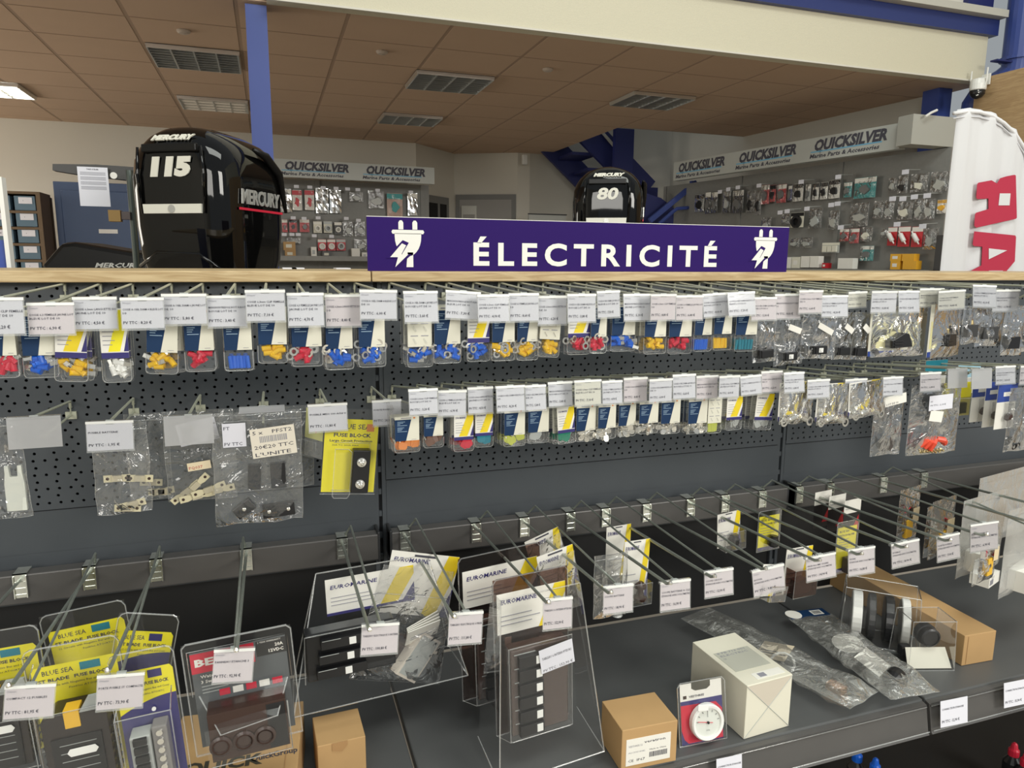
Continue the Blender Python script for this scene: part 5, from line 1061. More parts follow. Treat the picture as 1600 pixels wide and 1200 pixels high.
# ================================================================ outboard motor cowls
gloss_black = mat('gloss_black_paint', (.003, .003, .003), .04, 0, spec=.42)
matt_black = mat('matt_black', (.006, .006, .006), .35, spec=.3)
silver = mat('silver_decal', (.55, .55, .52), .3, .5)
decal = mat('white_decal', (.78, .76, .66), .4)
def cowl(name, label, loc, rotz, W_, D_, H_, zb, hp, big=True):
    t = thing(name, label, 'outboard motor', (loc[0], loc[1], 0), (0, 0, rotz), 'outboard motors behind the gondola')
    # (height fraction, half width, front y, back y, exponent)
    prof = [(-.9, .26, -.16, .20, 3), (-.25, .30, -.22, .24, 3), (-.04, .36, -.30, .30, 3.2), (.06, .40, -.34, .34, 3.4), (.20, .435, -.385, .40, 4), (.34, .475, -.45, .46, 4.5), (.50, .49, -.47, .48, 4.6), (.75, .495, -.475, .49, 4.6), (.86, .485, -.465, .49, 4.2), (.92, .46, -.44, .48, 3.8), (.96, .42, -.40, .46, 3.3), (.985, .36, -.34, .42, 3), (1.0, .24, -.22, .34, 2.5), (1.003, .05, -.02, .1, 2)]
    N = 56; b = MB(); vs = []; fs = []
    for hz, a, yf, yb, e in prof:
        yc = (yf+yb)/2*D_; hb_ = (yb-yf)/2*D_
        for k in range(N):
            th = 2*math.pi*k/N; c_, s_ = math.cos(th), math.sin(th)
            x = a*W_*math.copysign(abs(c_)**(2/e), c_); y = yc+hb_*math.copysign(abs(s_)**(2/e), s_)
            zz = zb+H_*hz
            if hz > .7: zz -= .10*H_*abs(x/W_*2)**2.2*(hz-.7)/.3+.02*H_*max(0, y/D_)*(hz-.7)/.3
            vs.append((x, y, zz))
    M_ = len(prof)
    for i in range(M_-1):
        for k in range(N): fs.append((i*N+k, i*N+(k+1) % N, (i+1)*N+(k+1) % N, (i+1)*N+k))
    fs.append(tuple((M_-1)*N+k for k in range(N))); b.add(vs, fs, gloss_black)
    o = b.build('cowl', t, smooth=True)
    yF = -.475*D_
    # recessed front panel with frame ridges, grille slot under the brow
    f = MB(); pw = W_*.30
    f.box(-pw*.86, pw*.86, yF-.004, yF+.012, zb+H_*.855, zb+H_*.895, matt_black); f.build('brow_slot', t, bevel=.004)
    for s_ in (-1, 1):
        MB().tube([(s_*pw*.98, yF-.001, zb+H_*.88), (s_*pw*1.04, yF-.003, zb+H_*.75), (s_*pw*.98, yF+.002, zb+H_*.56)], [.004, .006, .004], gloss_black, 8).build('panel_ridge', t, smooth=True)
    MB().prism([(-pw*.92, zb+H_*.605), (pw*.92, zb+H_*.605), (pw*.90, zb+H_*.560), (-pw*.90, zb+H_*.560)], yF-.006, yF+.02, decal).lathe([(.012, 0), (.012, .002)], silver, 18, Matrix.Translation((0, yF-.006, zb+H_*.582)) @ Matrix.Rotation(math.pi/2, 4, 'X')).build('white_band', t)
    MB().text(hp, 0, zb+H_*.745, H_*.115, decal, yF-.001, bold=.075 if hp[0] == '1' else .035, align='c', shear=.15, res=3, depth=.004, sx=1.35).build('power_lettering', t)
    MB().text('MERCURY', .004, 0, H_*.042, decal, 0, bold=.06, align='c', shear=.3, res=3, depth=.004, sx=1.15, M=Matrix.Translation((0, yF+.010, zb+H_*.912)) @ Matrix.Rotation(-.62, 4, 'X')).build('brand_lettering', t)
    # side air scoop and side lettering
    MB().tube([(W_*.485, -.05*D_, zb+H_*.90), (W_*.50, .10*D_, zb+H_*.88), (W_*.50, .30*D_, zb+H_*.80), (W_*.49, .40*D_, zb+H_*.6)], [.006, .014, .014, .006], matt_black, 8).build('side_scoop', t, smooth=True)
    Ms = Matrix.Translation((W_*.497, 0, 0)) @ Matrix.Rotation(math.pi/2, 4, 'Z')
    MB().text('MERCURY', .0, zb+H_*.62, H_*.10, silver, 0, bold=.03, align='c', shear=.1, res=3, M=Ms, depth=.004, width=D_*.55).box(-D_*.30, D_*.32, -.003, .002, zb+H_*.585, zb+H_*.597, redpl, Ms).build('side_lettering', t)
    MB().box(-W_*.15, W_*.15, -.06, .12, 0, zb-H_*.25, matt_black).build('leg', t)
    MB().tube([(-W_*.42, -.40*D_, zb+H_*.30), (-.2*W_, -.445*D_, zb+H_*.37), (.2*W_, -.445*D_, zb+H_*.36), (W_*.42, -.40*D_, zb+H_*.26)], .006, gloss_black, 8).build('lower_trim', t, smooth=True)
    return t
A = at(330, 300, 1.05)
cowl('outboard_motor', 'large glossy black outboard motor marked 115 on its front', (at(329, 300, 1.15).x, 1.15), -.52, .365, .42, .62, at(330, 205, 1.12).z-.62, '115')
B_ = at(951, 300, 1.55)
cowl('outboard_motor', 'smaller glossy black outboard motor marked 80, behind the sign board', (at(951, 300, 1.80).x, 1.80), -.50, .345, .36, .62, at(950, 263, 1.78).z-.62, '80')
t = thing('outboard_motor', 'low angular black motor cowl at the left, only its top above the board', 'outboard motor', (at(178, 400, 2.3).x, 2.3, 0), (0, .0, -.15), 'outboard motors behind the gondola')
MB().prism([(-.26, 1.16), (.26, 1.16), (.25, 1.565), (-.10, 1.625), (-.15, 1.62), (-.24, 1.52)], -.18, .18, matt_black).build('cowl', t, bevel=.02)
MB().text('MERCURY', -.02, 1.515, .028, silver, -.1815, bold=.03, shear=.3, width=.19).build('brand_lettering', t)
MB().box(-.05, .05, -.05, .1, .0, 1.3, matt_black).build('leg', t)
# motor stand with beam, post, paper list
st = thing('motor_stand', 'dark steel motor stand with a cross beam and grey post left of the 115', 'stand', (0, 0, 0))
Y = 1.55; p = [at(82, 256, Y), at(82, 266, Y), at(125, 273, Y), at(198, 281, Y), at(225, 281, Y), at(225, 262, Y), at(150, 257, Y)]
MB().prism([(q.x, q.z) for q in p], Y, Y+.05, mat('gunmetal', (.035, .033, .030), .4)).build('cross_beam', st)
q = at(177, 274, Y-.01); MB().lathe([(.012, 0), (.012, .004)], white_s, 18).build('beam_hole', st, loc=(q.x, Y-.001, q.z), rot=(math.pi/2, 0, 0))
a, b_ = at(197, 266, 1.5), at(207, 266, 1.5); MB().tube([((a.x+b_.x)/2, 1.5, .0), ((a.x+b_.x)/2, 1.5, a.z)], .012, mat('grey_green_steel', (.10, .12, .11), .3, .6), 12).tube([((a.x+b_.x)/2+.04, 1.52, .0), ((a.x+b_.x)/2+.04, 1.52, a.z-.01)], .016, matt_black, 12).build('post', st)
a, b_ = at(172, 329, 1.5), at(192, 347, 1.5); MB().box(a.x, b_.x, 1.46, 1.50, b_.z, a.z, mat('ochre_block', (.33, .20, .06), .6)).box(b_.x, b_.x+.03, 1.47, 1.5, b_.z+.008, a.z-.004, brown_tint).build('wooden_block', st)
MB().box(at(190, 400, 1.5).x-.25, at(190, 400, 1.5).x+.25, 1.3, 1.8, 0, .05, matt_black).build('foot', st)
Yp = 1.53; a, b_ = at(120, 260, Yp), at(173, 323, Yp)
pb = MB().box(a.x, b_.x, Yp, Yp+.001, b_.z, a.z, white_p); pb.text('TARIF ATELIER', (a.x+b_.x)/2, a.z-.010, .006, ink, Yp-.0006, bold=.02, align='c')
for k in range(16): pb.box(a.x+.008, b_.x-.008, Yp-.0006, Yp, a.z-.018-.0042*k-.0016, a.z-.018-.0042*k, ink_grey) if k % 4 != 3 else None
o = pb.build('paper_list'); tag(o, 'white printed list hanging from the dark cross beam', 'paper')
# ================================================================ left background: blue cupboard, drawer rack
cab_b = mat('blue_grey_cupboard', (.055, .095, .20), .45)
a, b_ = at(82, 283, 5.6), at(232, 290, 5.6); t = thing('blue_cupboard', 'blue metal cupboard with double doors against the back wall, left', 'cupboard', (a.x, 5.6, 0)); w = b_.x-a.x
MB().box(0, w, .0, .5, 0, a.z, cab_b).build('body', t, bevel=.005)
MB().box(.05, w-.05, -.012, 0, .1, a.z-.07, cab_b).build('door', t, bevel=.006)
q = at(154, 358, 5.58); MB().box(q.x-a.x, q.x-a.x+.145, -.018, -.012, q.z-.035, q.z, white_pl).build('white_label_plate', t)
a, b_ = at(3, 302, 5.3), at(55, 302, 5.3); c_ = at(84, 305, 5.3)
t = thing('drawer_rack', 'brown wooden rack of blue document trays with white labels', 'shelf', (0, 0, 0)); wd = mat('brown_rack_wood', (.13, .085, .045), .6)
zt = a.z; MB().box(a.x-.3, a.x-.28, 5.3, 5.6, 0, zt, wd).box(b_.x, b_.x+.03, 5.3, 5.65, 0, zt, wd).box(a.x-.3, b_.x+.03, 5.3, 5.6, zt, zt+.02, wd).box(a.x-.3, b_.x+.03, 5.58, 5.6, 0, zt, wd).build('frame', t)
for k in range(5):
    zz = at(30, 329+25.5*k, 5.3).z; MB().box(a.x-.28, b_.x, 5.3, 5.58, zz-.02, zz, wd).build('shelf_board', t)
    for jj, (xa, xb) in enumerate(((a.x-.27, a.x+.045), (a.x+.075, b_.x-.01))):
        d_ = MB().box(xa, xb, 5.31, 5.5, zz+.004, zz+.115, mat('steel_blue_tray', (.10, .17, .23), .5)).build('document_tray', t)
        MB().box(xa+.03, xb-.02, 5.306, 5.31, zz+.055, zz+.105, white_p).box(xa+.06, xb-.08, 5.3045, 5.306, zz+.075, zz+.083, ink_grey).build('white_label', d_)
# white-framed blue board at left edge
t = thing('framed_board', 'white-edged blue display board standing behind the top board, left edge', 'board', (0, 0, 0))
a = at(17, 420, .5); b_ = at(3, 290, .5)
MB().box(a.x-.008, a.x+.001, .5, .53, Z_TOP-.5, b_.z+.02, white_pl).build('frame', t); MB().box(a.x-.30, a.x-.008, .51, .52, Z_TOP-.5, at(2, 375, .5).z, royal).build('blue_panel', t)
MB().box(a.x-.30, a.x+.001, .48, .56, 0, .03, blackpl).box(a.x-.16, a.x-.14, .51, .52, .03, Z_TOP-.5, blackpl).build('foot', t)
# ================================================================ white feather flag
Yf = .62
fab = mat('flag_fabric', (.62, .62, .63), .8, 0, .03, 6); hem = mat('flag_hem', (.62, .62, .64), .8)
t = thing('feather_flag', 'white curved-top feather flag with large red letters at the right edge', 'flag', (0, 0, 0))
prof = [(1490, 172), (1510, 169), (1530, 170), (1550, 176), (1568, 187), (1585, 203), (1600, 226), (1612, 255), (1622, 300), (1630, 360), (1640, 425)]
L0 = [(1490, 172), (1489, 190), (1487, 240), (1484, 300), (1482, 360), (1479, 425)]
top = [at(x, y, Yf) for x, y in prof]; nu, nv = 26, 30
zb_ = at(1479, 425, Yf).z-.30; xl = at(1485, 300, Yf).x-.004; xr = top[-1].x
def ztop(x):
    for a, b in zip(top, top[1:]):
        if a.x <= x <= b.x+1e-9: return a.z+(b.z-a.z)*(x-a.x)/max(1e-9, b.x-a.x)
    return top[0].z if x < top[0].x else top[-1].z
vs = []
for j in range(nv+1):
    for i in range(nu+1):
        x = xl+(xr-xl)*i/nu; zt_ = max(ztop(x), zb_+.02); z = zb_+(zt_-zb_)*j/nv
        vs.append((x, Yf+.006*math.sin(i*1.1+j*.08)+.004*math.sin(i*2.3), z))
mb = MB(); mb.add(vs, [(j*(nu+1)+i, j*(nu+1)+i+1, (j+1)*(nu+1)+i+1, (j+1)*(nu+1)+i) for j in range(nv) for i in range(nu)], fab)
o = mb.build('flag_cloth', t, smooth=True); so = o.modifiers.new('s', 'SOLIDIFY'); so.thickness = .0015
MB().tube([(p.x-.006*0, Yf-.002, p.z-.012) for p in top], .007, mat('flag_sleeve', (.70, .70, .71), .7), 8).tube([(p.x, Yf-.002, p.z-.030) for p in top[:9]], .0025, hem, 6).build('pole_sleeve', t, smooth=True)
MB().tube([(xr-.02, Yf+.02, 0), (xr, Yf+.02, zb_+.1), (top[-1].x, Yf+.02, top[-1].z)], .008, greypl, 8).build('pole', t); MB().lathe([(.16, 0), (.16, .012), (.02, .03)], blackpl, 20).build('base', t, loc=(xr-.02, Yf+.02, 0))
fr_ = mat('flag_red', (.42, .02, .055), .7)
def PX(pts, y): return [(lambda q: (q.x, y, q.z))(at(px, py, Yf-.012)) for px, py in pts]
def shape(pts, m, y, nm):
    P3 = PX(pts, 0); return MB().prism([(p[0], p[2]) for p in P3], y, y+.0008, m).build(nm, t)
# letter glyphs as they read on the flag (rotated, seen from behind)
def gl(pts): return [(1440+x/3.156, 60+y/3.158) for x, y in pts]
Rr = gl([(458, 673), (465, 676), (470, 884), (466, 890), (270, 934), (260, 925), (264, 868), (270, 860), (330, 842), (330, 790), (275, 793), (270, 785), (274, 722), (280, 712), (345, 700), (372, 716), (388, 690), (420, 680)])
shape(Rr, fr_, Yf-.012, 'red_letter'); shape(gl([(384, 765), (437, 765), (432, 824), (378, 824)]), fab, Yf-.0135, 'letter_counter')
Aa = gl([(260, 952), (462, 972), (466, 980), (460, 1100), (400, 1170), (245, 1170), (245, 1146), (295, 1120), (300, 1028), (260, 1025), (252, 1018)])
shape(Aa, fr_, Yf-.012, 'red_letter'); shape(gl([(330, 1036), (420, 1046), (330, 1090)]), fab, Yf-.0135, 'letter_counter'); shape(gl([(330, 1146), (400, 1146), (385, 1175), (330, 1175)]), fab, Yf-.0135, 'letter_counter')
# ================================================================ security camera
P = onp(1540, 138, (4.655, 0, 0), (1, 0, 0))
t = thing('security_camera', 'white dome security camera with two aerials on the wooden wall panel', 'camera', (P.x-.07, P.y, P.z))
MB().lathe([(.030, .055), (.045, .05), (.050, .02), (.050, -.015), (.046, -.02)], white_pl, 20).build('body', t, smooth=False)
MB().lathe([(.046, -.02), (.044, -.045), (.030, -.065), (.008, -.074), (.0, -.075)], blackpl, 20).build('dome', t, smooth=True)
for k in range(6): MB().lathe([(.004, 0), (.004, .003)], white_pl, 8).build('led', t, loc=(-.036+.016*math.cos(k*1.05)*.4, -.030+.014*math.cos(k*1.05), -.045+.016*math.sin(k*1.05)), rot=(.9, -.6, 0))
MB().tube([(0, 0, .05), (.07, .0, .06)], .014, white_pl, 10).box(.06, .07, -.03, .03, .02, .09, white_pl).build('bracket', t)
for s_ in (-1, 1): MB().tube([(0, s_*.048, -.01), (0, s_*.058, .03), (0, s_*.058, .115)], .005, white_pl, 8).build('aerial', t)
# ================================================================ recessed ceiling lights and detectors
lou = mat('louvre_aluminium', (.75, .75, .72), .28, .9); lt_on = mat('lit_tube', (1, 1, .95), .5, emit=((1, .97, .88), 14)); lt_warm = mat('dim_tube', (1, .9, .75), .5, emit=((1, .80, .60), .55)); hous = mat('light_housing', (.10, .10, .10), .3, .6)
LN = ['dark louvred ceiling light nearest the blue column on its left', 'louvred ceiling light with a faint warm glow, behind the blue column', 'dark louvred ceiling light right of the column, front row', 'small-looking dark louvred light in the rear row, centre', 'dark louvred ceiling light above the smaller motor, right side', 'lit white louvred ceiling light at the left picture edge']
for i, (xa, xb, ya, yb) in enumerate(((-.61, -.11, 3.39, 3.85), (-.595, -.095, 4.80, 5.22), (1.0, 1.52, 3.43, 3.87), (1.0, 1.50, 4.88, 5.26), (2.62, 3.13, 3.46, 3.87), (-2.25, -1.655, 4.80, 5.25))):
    t = thing('ceiling_light', LN[i], 'ceiling light', (xa, ya, 2.8), group='louvred ceiling lights'); w, d = xb-xa, yb-ya
    MB().box(-.004, w+.004, -.004, d+.004, -.003, -.0015, white_pl if i == 5 else hous).build('housing', t)
    for q in range(4): MB().box(.02, w-.02, d*(q+.4)/4, d*(q+.6)/4, -.012, -.004, (lt_on if i == 5 else lt_warm if i == 1 else lou)).build('fluorescent_tube', t)
    b = MB()
    for q in range(5): b.prism([(w*q/4-.004, -.030), (w*q/4+.004, -.030), (w*q/4+.010, -.004), (w*q/4-.010, -.004)], 0, d, lou)
    for q in range(9):
        yy = d*q/8; b.box(0, w, yy-.003, yy+.003, -.028, -.004, lou)
    b.build('louvre', t)
for i, (px, py) in enumerate(((287, 53), (597, 85), (856, 112))):
    P = atz(px, py, 2.78); t = thing('smoke_detector', 'small round white smoke detector, %s on the ceiling' % ('left of the blue column' if i == 0 else 'right of the blue column' if i == 1 else 'rightmost'), 'smoke detector', (P.x, P.y, 2.7975), group='ceiling smoke detectors')
    MB().lathe([(.036, 0), (.036, -.008), (.025, -.016), (.0, -.019)], mat('detector_white', (.5, .42, .35), .5), 20).build('housing', t)
# ================================================================ display walls in the background
disp = mat('grey_display_steel', (.22, .22, .205), .5, 0, .1, 40); disp_d = mat('display_holes', (.12, .12, .115), .6); signw = mat('brand_sign_panel', (.46, .48, .45), .4)
sky = mat('sky_blue_line', (.16, .42, .62), .5)
def brand_sign(label, p0, p1, z0, z1, nrep, plates=1.0):
    a, b = Vector((p0[0], p0[1], 0)), Vector((p1[0], p1[1], 0)); v = b-a; Lg = v.length
    t = thing('brand_sign', label, 'sign', (a.x, a.y, z0), (0, 0, math.atan2(v.y, v.x))); h = z1-z0
    MB().box(0, Lg, 0, .06, 0, h, signw).build('panel', t)
    bb = MB(); pit = Lg/nrep
    for k in range(nrep):
        x0 = pit*k+pit*.07; w = pit*.84
        bb.text('QUICKSILVER', x0+w*.02, h*.44, h*.62, ink, -.001, bold=.05, width=w*.94, shear=.22, res=2)
        for q in range(3): pass
        bb.box(x0-w*.02, x0+w*.90, -.0012, 0, h*.355, h*.41, sky)
        bb.text('Marine Parts & Accessories', x0-w*.03, h*.12, h*.25, ink, -.001, bold=.03, width=w*.90, shear=.2, res=1)
    bb.build('lettering', t)
    for k in (.1, .5, .9): MB().box(Lg*k-.01, Lg*k+.01, .06, .33, h*.4, h*.5, signw).build('bracket', t)
    return t
def disp_wall(name, label, p0, p1, z0, z1, pitch=.03):
    a, b = Vector((p0[0], p0[1], 0)), Vector((p1[0], p1[1], 0)); v = b-a; Lg = v.length
    t = thing(name, label, 'display wall', (a.x, a.y, 0), (0, 0, math.atan2(v.y, v.x)))
    MB().box(0, Lg, 0, .03, z0, z1, disp).build('pegboard_panel', t)
    b_ = MB(); x = 0
    while x < Lg+.01: b_.box(x-.02, x+.02, -.012, .05, 0, z1, disp); x += 1.05
    b_.build('uprights', t)
    return t
# left display (product wall) -------------------------------------------------
LP0, LP1 = (-.55, 5.95), (1.62, 6.02)
disp_wall('product_wall', 'grey pegboard product wall under the left brand sign', LP0, LP1, 1.40, 2.33)
bs0, bs1 = at(280, 232, 5.62), at(674, 274, 5.75)
brand_sign('grey QUICKSILVER brand sign over the left product wall, behind the blue column', (-.62, 5.50), (1.60, 5.66), 2.305, 2.462, 3)
tag(MB().box(-.5, 1.6, 5.62, 5.93, 1.575, 1.59, disp).box(-.5, 1.6, 5.61, 5.62, 1.55, 1.595, disp).box(-.5, 1.6, 5.9, 5.96, 0, 1.3, blackm).build('product_shelf'), 'grey shelf at the foot of the left product wall', 'shelf')
MINI = {}
def mini_pack(t0, kind, cols, w, h, group, label, P, rz_, cat='pack'):
    """small background pack: card, blister/bag, item, tag"""
    key = (kind, cols, round(w, 2), round(h, 2))
    nm = {'bag': 'bagged_part', 'card': 'carded_part', 'foil': 'foil_pack', 'disc': 'round_filter_pack', 'box': 'small_carton', 'filter': 'carded_filter', 'tubes': 'carded_anodes'}[kind]
    t = thing(nm, label, cat, P, (0, 0, rz_), group)
    if key not in MINI:
        L = []
        m0, m1 = K2[cols[0]], K2[cols[1]]
        if kind == 'box': L.append(('carton', MB().box(-w/2, w/2, -.06, 0, 0, h, m0).box(-w*.3, w*.2, -.0606, -.06, h*.3, h*.7, m1)))
        else:
            b = MB().box(-w/2, w/2, 0, .002, -h, 0, m0 if kind != 'bag' else film_grey)
            if kind != 'bag': b.box(-w/2, w/2, -.001, 0, -h*.25, -h*.02, m1)
            L.append(('backing_card' if kind != 'bag' else 'bag_film', b))
            r = random.Random(len(MINI))
            if kind == 'card': L.append(('part', MB().prism([(math.cos(a_)*w*r.uniform(.14, .36), -h*.6+math.sin(a_)*h*r.uniform(.12, .30)) for a_ in [6.283*q_/9 for q_ in range(9)]], -.02, -.002, (mat('mid_grey_part', (.16, .16, .155), .35) if m1 is white_s else m1) if m1 is not m0 else blackpl))); L.append(('clear_film', bag_mb(w, h, .012, 500+len(MINI), film, nx=5, ny=6, crease=.004)))
            if kind == 'bag': L.append(('part', MB().prism([(math.cos(a_)*w*r.uniform(.18, .42), -h*.66+math.sin(a_)*h*r.uniform(.12, .30)) for a_ in [6.283*q_/10 for q_ in range(10)]], -.02, -.002, mat('pale_grey_part', (.42, .42, .38), .4) if m0 is white_s else m0))); L.append(('clear_film', bag_mb(w*1.05, h*1.03, .022, 300+len(MINI), film, nx=5, ny=7, crease=.006)))
            if kind == 'foil': L.append(('foil_sheet', bag_mb(w, h, .010, 400+len(MINI), mat('crinkled_foil', (.75, .76, .76), .18, .9), nx=6, ny=8, crease=.005)))
            if kind == 'disc': L.append(('round_part', MB().lathe([(w*.22, 0), (w*.38, 0), (w*.38, .02), (w*.22, .02), (w*.22, 0)], m1, 18, Matrix.Translation((0, -.002, -h*.62)) @ Matrix.Rotation(math.pi/2, 4, 'X'))))
            if kind == 'filter': L.append(('fuel_filter', MB().lathe([(.004, -.055), (.006, -.035), (.016, -.03), (.016, .03), (.006, .035), (.004, .055)], white_pl, 12, Matrix.Translation((0, -.02, -h*.55)) @ Matrix.Rotation(-.6, 4, 'Y'))))
            if kind == 'tubes': L.append(('anode_row', MB().box(-w*.4, -w*.15, -.02, -.002, -h*.9, -h*.3, m1).box(-w*.1, w*.12, -.02, -.002, -h*.9, -h*.3, m1).box(w*.17, w*.4, -.02, -.002, -h*.9, -h*.3, m1)))
        MINI[key] = [(n_, b_.build(n_, t)) for n_, b_ in L]
    else:
        for n_, o_ in MINI[key]:
            c = o_.copy(); COL.objects.link(c); c.parent = t
    return t
K2 = {'k': blackpl, 'w': white_s, 'r': red, 'g': greypl, 't': mat('turquoise_card', (.02, .30, .30), .45), 'o': orange, 's': mat('silver_grey_card', (.45, .46, .44), .4), 'c': cream, 'b': brown_tint, 'd': mat('dark_card', (.10, .10, .10), .5), 'p': mat('salmon_card', (.55, .36, .28), .6), 'f': kraft, 'i': indigo, 'n': mat('clear_grey_part', (.40, .41, .38), .35)}
KW = {'k': 'black', 'w': 'white', 'r': 'red', 'g': 'grey', 't': 'turquoise', 'o': 'orange', 's': 'silver', 'c': 'cream', 'b': 'brown', 'd': 'dark', 'p': 'salmon', 'f': 'brown', 'i': 'indigo', 'n': 'clear'}
WN = {'bag': 'bagged part', 'card': 'carded part', 'foil': 'foil pack', 'disc': 'round carded part', 'box': 'small carton', 'filter': 'carded fuel filter', 'tubes': 'carded anodes'}
def fill(P, n, items, where, group, off=.05, rz_=0., rowname=()):
    for ri, row in enumerate(items):
        cnt = {}
        for ci, (kind, cols, l, r_, tp, bt) in enumerate(row):
            c = onp((l+r_)/2, tp if kind != 'box' else bt, P+n*off, n); a = onp(l, (tp+bt)/2, P+n*off, n); b = onp(r_, (tp+bt)/2, P+n*off, n); t_ = onp((l+r_)/2, tp, P+n*off, n); bb = onp((l+r_)/2, bt, P+n*off, n)
            w = round((b-a).length*.95, 2); h = round(abs(t_.z-bb.z), 2)
            lab = '%s %s, %s from left, %s, %s' % (KW[cols[0]]+('' if cols[0] == cols[1] else ' and '+KW[cols[1]]), WN[kind], ORD[ci], rowname[ri], where)
            mini_pack(None, kind, cols, max(.03, w), max(.03, h), group, lab, c, rz_)
def mini_tags(P, n, pts, group, lab, rz_, s=.045, off=.16):
    me = None
    for i, (px, py) in enumerate(pts):
        c = onp(px, py, P+n*off, n)
        if me is None:
            o = MB().box(-s/2, s/2, -.001, .001, -s*.62, 0, white_p).tube([(0, 0, .0), (0, off-.0, .01)], .0022, greypl, 5).build('hook_with_tag'); me = o.data
        else: o = bpy.data.objects.new('hook_with_tag', me); COL.objects.link(o)
        o.location = c; o.rotation_euler = (0, 0, rz_); tag(o, lab % ORD[i], 'hook', group)
v = Vector((LP1[0]-LP0[0], LP1[1]-LP0[1], 0)).normalized(); nL = Vector((v.y, -v.x, 0)); PL = Vector((LP0[0], LP0[1], 1.9)); aL = math.atan2(v.y, v.x)
fill(PL, nL, [
    [('foil', 'sw', 434, 455, 295, 331), ('card', 'wr', 456, 471, 297, 329), ('card', 'wr', 475, 491, 297, 329), ('foil', 'sw', 492, 513, 294, 334), ('foil', 'ss', 514, 533, 297, 333), ('bag', 'nw', 546, 567, 300, 314), ('bag', 'nn', 575, 600, 298, 325), ('card', 'pt', 604, 629, 302, 338), ('foil', 'ww', 637, 652, 302, 336)],
    [('card', 'rw', 440, 449, 343, 362), ('card', 'rk', 451, 464, 343, 362), ('card', 'rw', 468, 483, 343, 362), ('disc', 'cw', 489, 503, 346, 364), ('disc', 'cg', 505, 519, 346, 364), ('disc', 'dw', 522, 534, 347, 366), ('bag', 'nw', 535, 552, 346, 368), ('bag', 'nn', 554, 570, 346, 368)],
    [('bag', 'wn', 448, 470, 371, 380), ('disc', 'rw', 496, 510, 374, 392), ('disc', 'rw', 511, 524, 374, 392), ('disc', 'rg', 525, 540, 374, 392), ('bag', 'ss', 553, 574, 374, 392)],
    [('box', 'fc', 442, 462, 378, 391), ('box', 'fc', 445, 462, 391, 402), ('box', 'wg', 486, 494, 386, 402), ('box', 'dc', 502, 518, 393, 402), ('box', 'ww', 548, 562, 388, 404), ('box', 'wg', 564, 574, 394, 404)]],
    'left wall', 'packs on the left product wall', .05, aL, ('top row', 'middle row', 'third row', 'bottom shelf'))
mini_tags(PL, nL, [(463, 289), (484, 290), (505, 291), (525, 292), (543, 293), (559, 294), (590, 295), (642, 298), (458, 338), (475, 339), (497, 338), (541, 339), (560, 342), (444, 364), (456, 364), (466, 364), (491, 366), (518, 367)], 'tagged hooks on the left product wall', 'little white-tagged hook, %s counted from top left on the left product wall', aL)
# right display ---------------------------------------------------------------
v = Vector((4.38-4.0, 2.3-4.75, 0)).normalized(); RP0 = Vector((3.93, 5.2, 0)); RP1 = RP0+v*2.95; nR = Vector((v.y, -v.x, 0)); aR = math.atan2(v.y, v.x); PR = Vector((RP0.x, RP0.y, 1.9))
disp_wall('product_wall', 'long grey pegboard product wall under the right brand sign', (RP0.x, RP0.y), (RP1.x, RP1.y), 1.30, 2.33)
brand_sign('white QUICKSILVER brand sign over the right product wall, three logos long', (3.725, 4.72), (4.105, 2.45), 2.328, 2.498, 3)
e0 = at(1410, 181, 2.38); e1 = at(1498, 192, 2.30); zb2 = at(1412, 228, 2.38).z
tag(MB().box(e0.x+.01, 4.62, 2.30, 2.42, zb2, e0.z+.0, mat('grey_end_panel', (.40, .40, .36), .6)).build('end_panel'), 'plain grey end panel of the display header, left of the flag top', 'panel')
tag(MB().tube([at(1446, 182, 2.26), at(1455, 176, 2.26), at(1464, 172, 2.26)], .008, white_pl, 8).build('white_tube'), 'short white tube lying on the grey header end panel', 'tube')
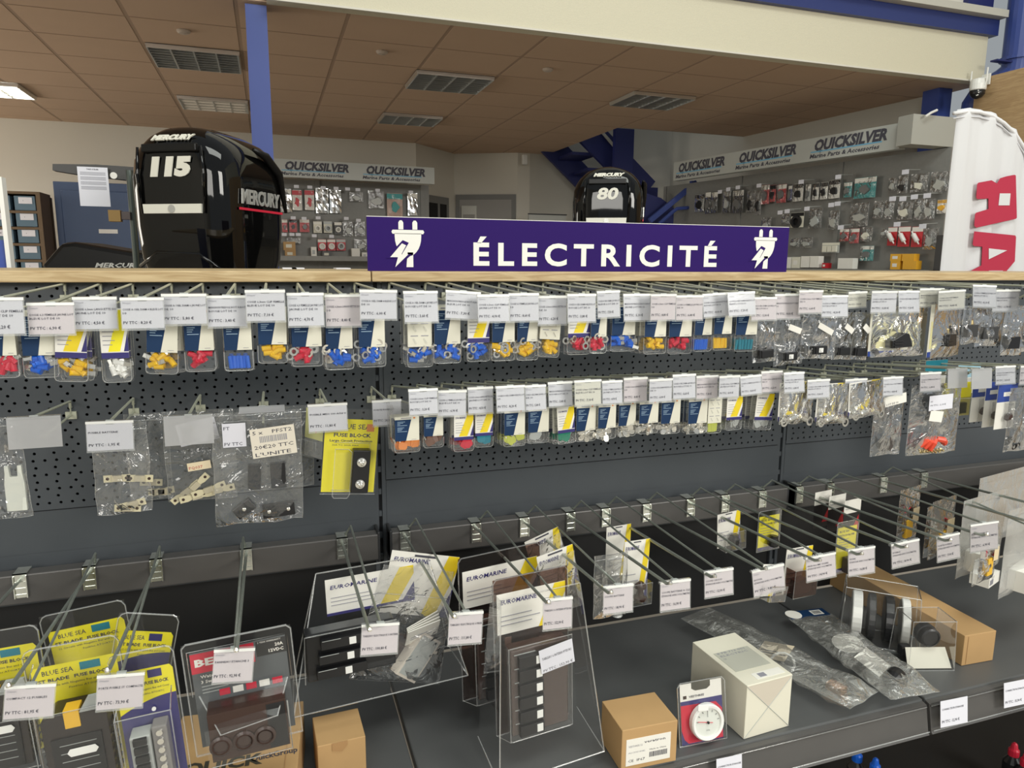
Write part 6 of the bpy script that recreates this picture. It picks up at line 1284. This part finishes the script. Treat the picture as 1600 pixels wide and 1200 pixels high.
# shelf along right display
b = MB(); q0 = RP0+v*.7+nR*.02; q1 = RP1+nR*.02; q2 = RP1+nR*.38; q3 = RP0+v*.7+nR*.38
b.add([(q.x, q.y, z) for z in (1.50, 1.515) for q in (q0, q1, q2, q3)], [(3, 2, 1, 0), (4, 5, 6, 7), (0, 1, 5, 4), (1, 2, 6, 5), (2, 3, 7, 6), (3, 0, 4, 7)], disp)
tag(b.build('product_shelf'), 'grey shelf at the foot of the right product wall, carrying cartons', 'shelf')
fill(PR, nR, [
    [('card', 'gk', 1086, 1101, 304, 330), ('card', 'kw', 1103, 1111, 300, 333), ('card', 'kw', 1112, 1122, 300, 333), ('card', 'ks', 1130, 1143, 298, 333), ('card', 'kw', 1145, 1163, 297, 333), ('bag', 'kw', 1168, 1180, 298, 331), ('bag', 'kn', 1182, 1190, 298, 334), ('card', 'rw', 1190, 1203, 289, 318), ('card', 'rk', 1204, 1213, 289, 316), ('card', 'rw', 1214, 1230, 288, 317), ('card', 'iw', 1232, 1238, 290, 313), ('card', 'wk', 1240, 1256, 287, 314), ('card', 'sw', 1259, 1268, 288, 313), ('card', 'wk', 1270, 1281, 286, 312), ('card', 'wk', 1282, 1295, 285, 312), ('card', 'wk', 1296, 1314, 281, 310), ('card', 'tw', 1319, 1332, 285, 308), ('card', 'tw', 1335, 1371, 277, 309), ('bag', 'wn', 1390, 1402, 278, 299), ('bag', 'kw', 1404, 1420, 274, 300), ('bag', 'cw', 1424, 1452, 271, 299), ('bag', 'ww', 1456, 1484, 268, 299)],
    [('bag', 'sw', 1190, 1205, 340, 358), ('bag', 'nw', 1222, 1234, 335, 350), ('disc', 'ck', 1236, 1257, 332, 356), ('bag', 'gk', 1265, 1285, 326, 356), ('bag', 'wk', 1296, 1312, 329, 358), ('bag', 'ww', 1330, 1358, 317, 352), ('bag', 'nd', 1365, 1382, 314, 340), ('bag', 'nd', 1383, 1398, 313, 341), ('bag', 'cn', 1403, 1428, 315, 343), ('bag', 'wn', 1430, 1445, 310, 343), ('bag', 'wo', 1446, 1462, 311, 342), ('card', 'wo', 1465, 1482, 312, 334)],
    [('bag', 'nn', 1235, 1250, 372, 386), ('bag', 'nn', 1252, 1270, 371, 386), ('tubes', 'gc', 1284, 1313, 379, 396), ('card', 'rw', 1313, 1327, 358, 377), ('card', 'rw', 1328, 1344, 357, 380), ('bag', 'cw', 1346, 1364, 355, 376), ('card', 'tw', 1345, 1366, 384, 408), ('bag', 'nw', 1378, 1386, 357, 370), ('filter', 'rw', 1388, 1403, 355, 384), ('filter', 'rw', 1404, 1424, 354, 385), ('filter', 'rw', 1425, 1444, 354, 385), ('bag', 'nw', 1444, 1468, 356, 388)],
    [('box', 'ww', 1229, 1243, 402, 419), ('box', 'cw', 1244, 1257, 402, 419), ('box', 'ww', 1258, 1272, 400, 418), ('box', 'ww', 1273, 1286, 400, 418), ('box', 'rw', 1292, 1299, 411, 419), ('box', 'ww', 1316, 1340, 404, 420), ('box', 'ow', 1398, 1414, 408, 421), ('box', 'ow', 1398, 1416, 396, 408), ('box', 'oo', 1417, 1440, 408, 421), ('box', 'oo', 1417, 1436, 397, 408), ('box', 'kk', 1466, 1480, 368, 424)]],
    'right wall', 'packs on the right product wall', .05, aR, ('top row', 'second row', 'third row', 'bottom shelf'))
mini_tags(PR, nR, [(1125, 297), (1138, 293), (1153, 290), (1186, 287), (1252, 281), (1310, 273), (1415, 265), (1261, 323), (1299, 317), (1309, 315), (1395, 307), (1411, 307), (1429, 304), (1449, 302), (1314, 352), (1402, 347), (1442, 350), (1219, 329), (1230, 327)], 'tagged hooks on the right product wall', 'little white-tagged hook, %s counted from top left on the right product wall', aR, .05)
# small framed notice and socket on back walls
a = at(826, 335, 6.2); b_ = at(884, 338, 6.2)
tag(MB().box(a.x, b_.x, 6.2, 6.22, a.z-.35, a.z, mat('grey_notice', (.42, .43, .40), .5)).box(a.x-.01, b_.x+.01, 6.19, 6.2, a.z, a.z+.012, blackpl).build('notice_board'), 'low grey notice board with a dark top edge left of the smaller motor', 'notice board')
q = at(820, 250, 6.5); tag(MB().box(q.x-.03, q.x+.03, 6.48, 6.53, q.z-.05, q.z+.06, white_pl).build('alarm_sensor', bevel=.01), 'small white wall sensor high on the wall near the stair', 'sensor')
for i, (xa, xb) in enumerate(((441, 454), (455, 466), (522, 536))):
    P = at(xa, 419, .36); Q = at(xb+8, 419, .36)
    tag(MB().box(P.x, Q.x, .30, .38, Z_TOP+.0212, Z_TOP+.0212+.003, white_p).build('paper_sheet'), ['white folded paper on the top board right of the big motor', 'second white paper beside it on the top board', 'small white paper on the board left of the sign'][i], 'paper')
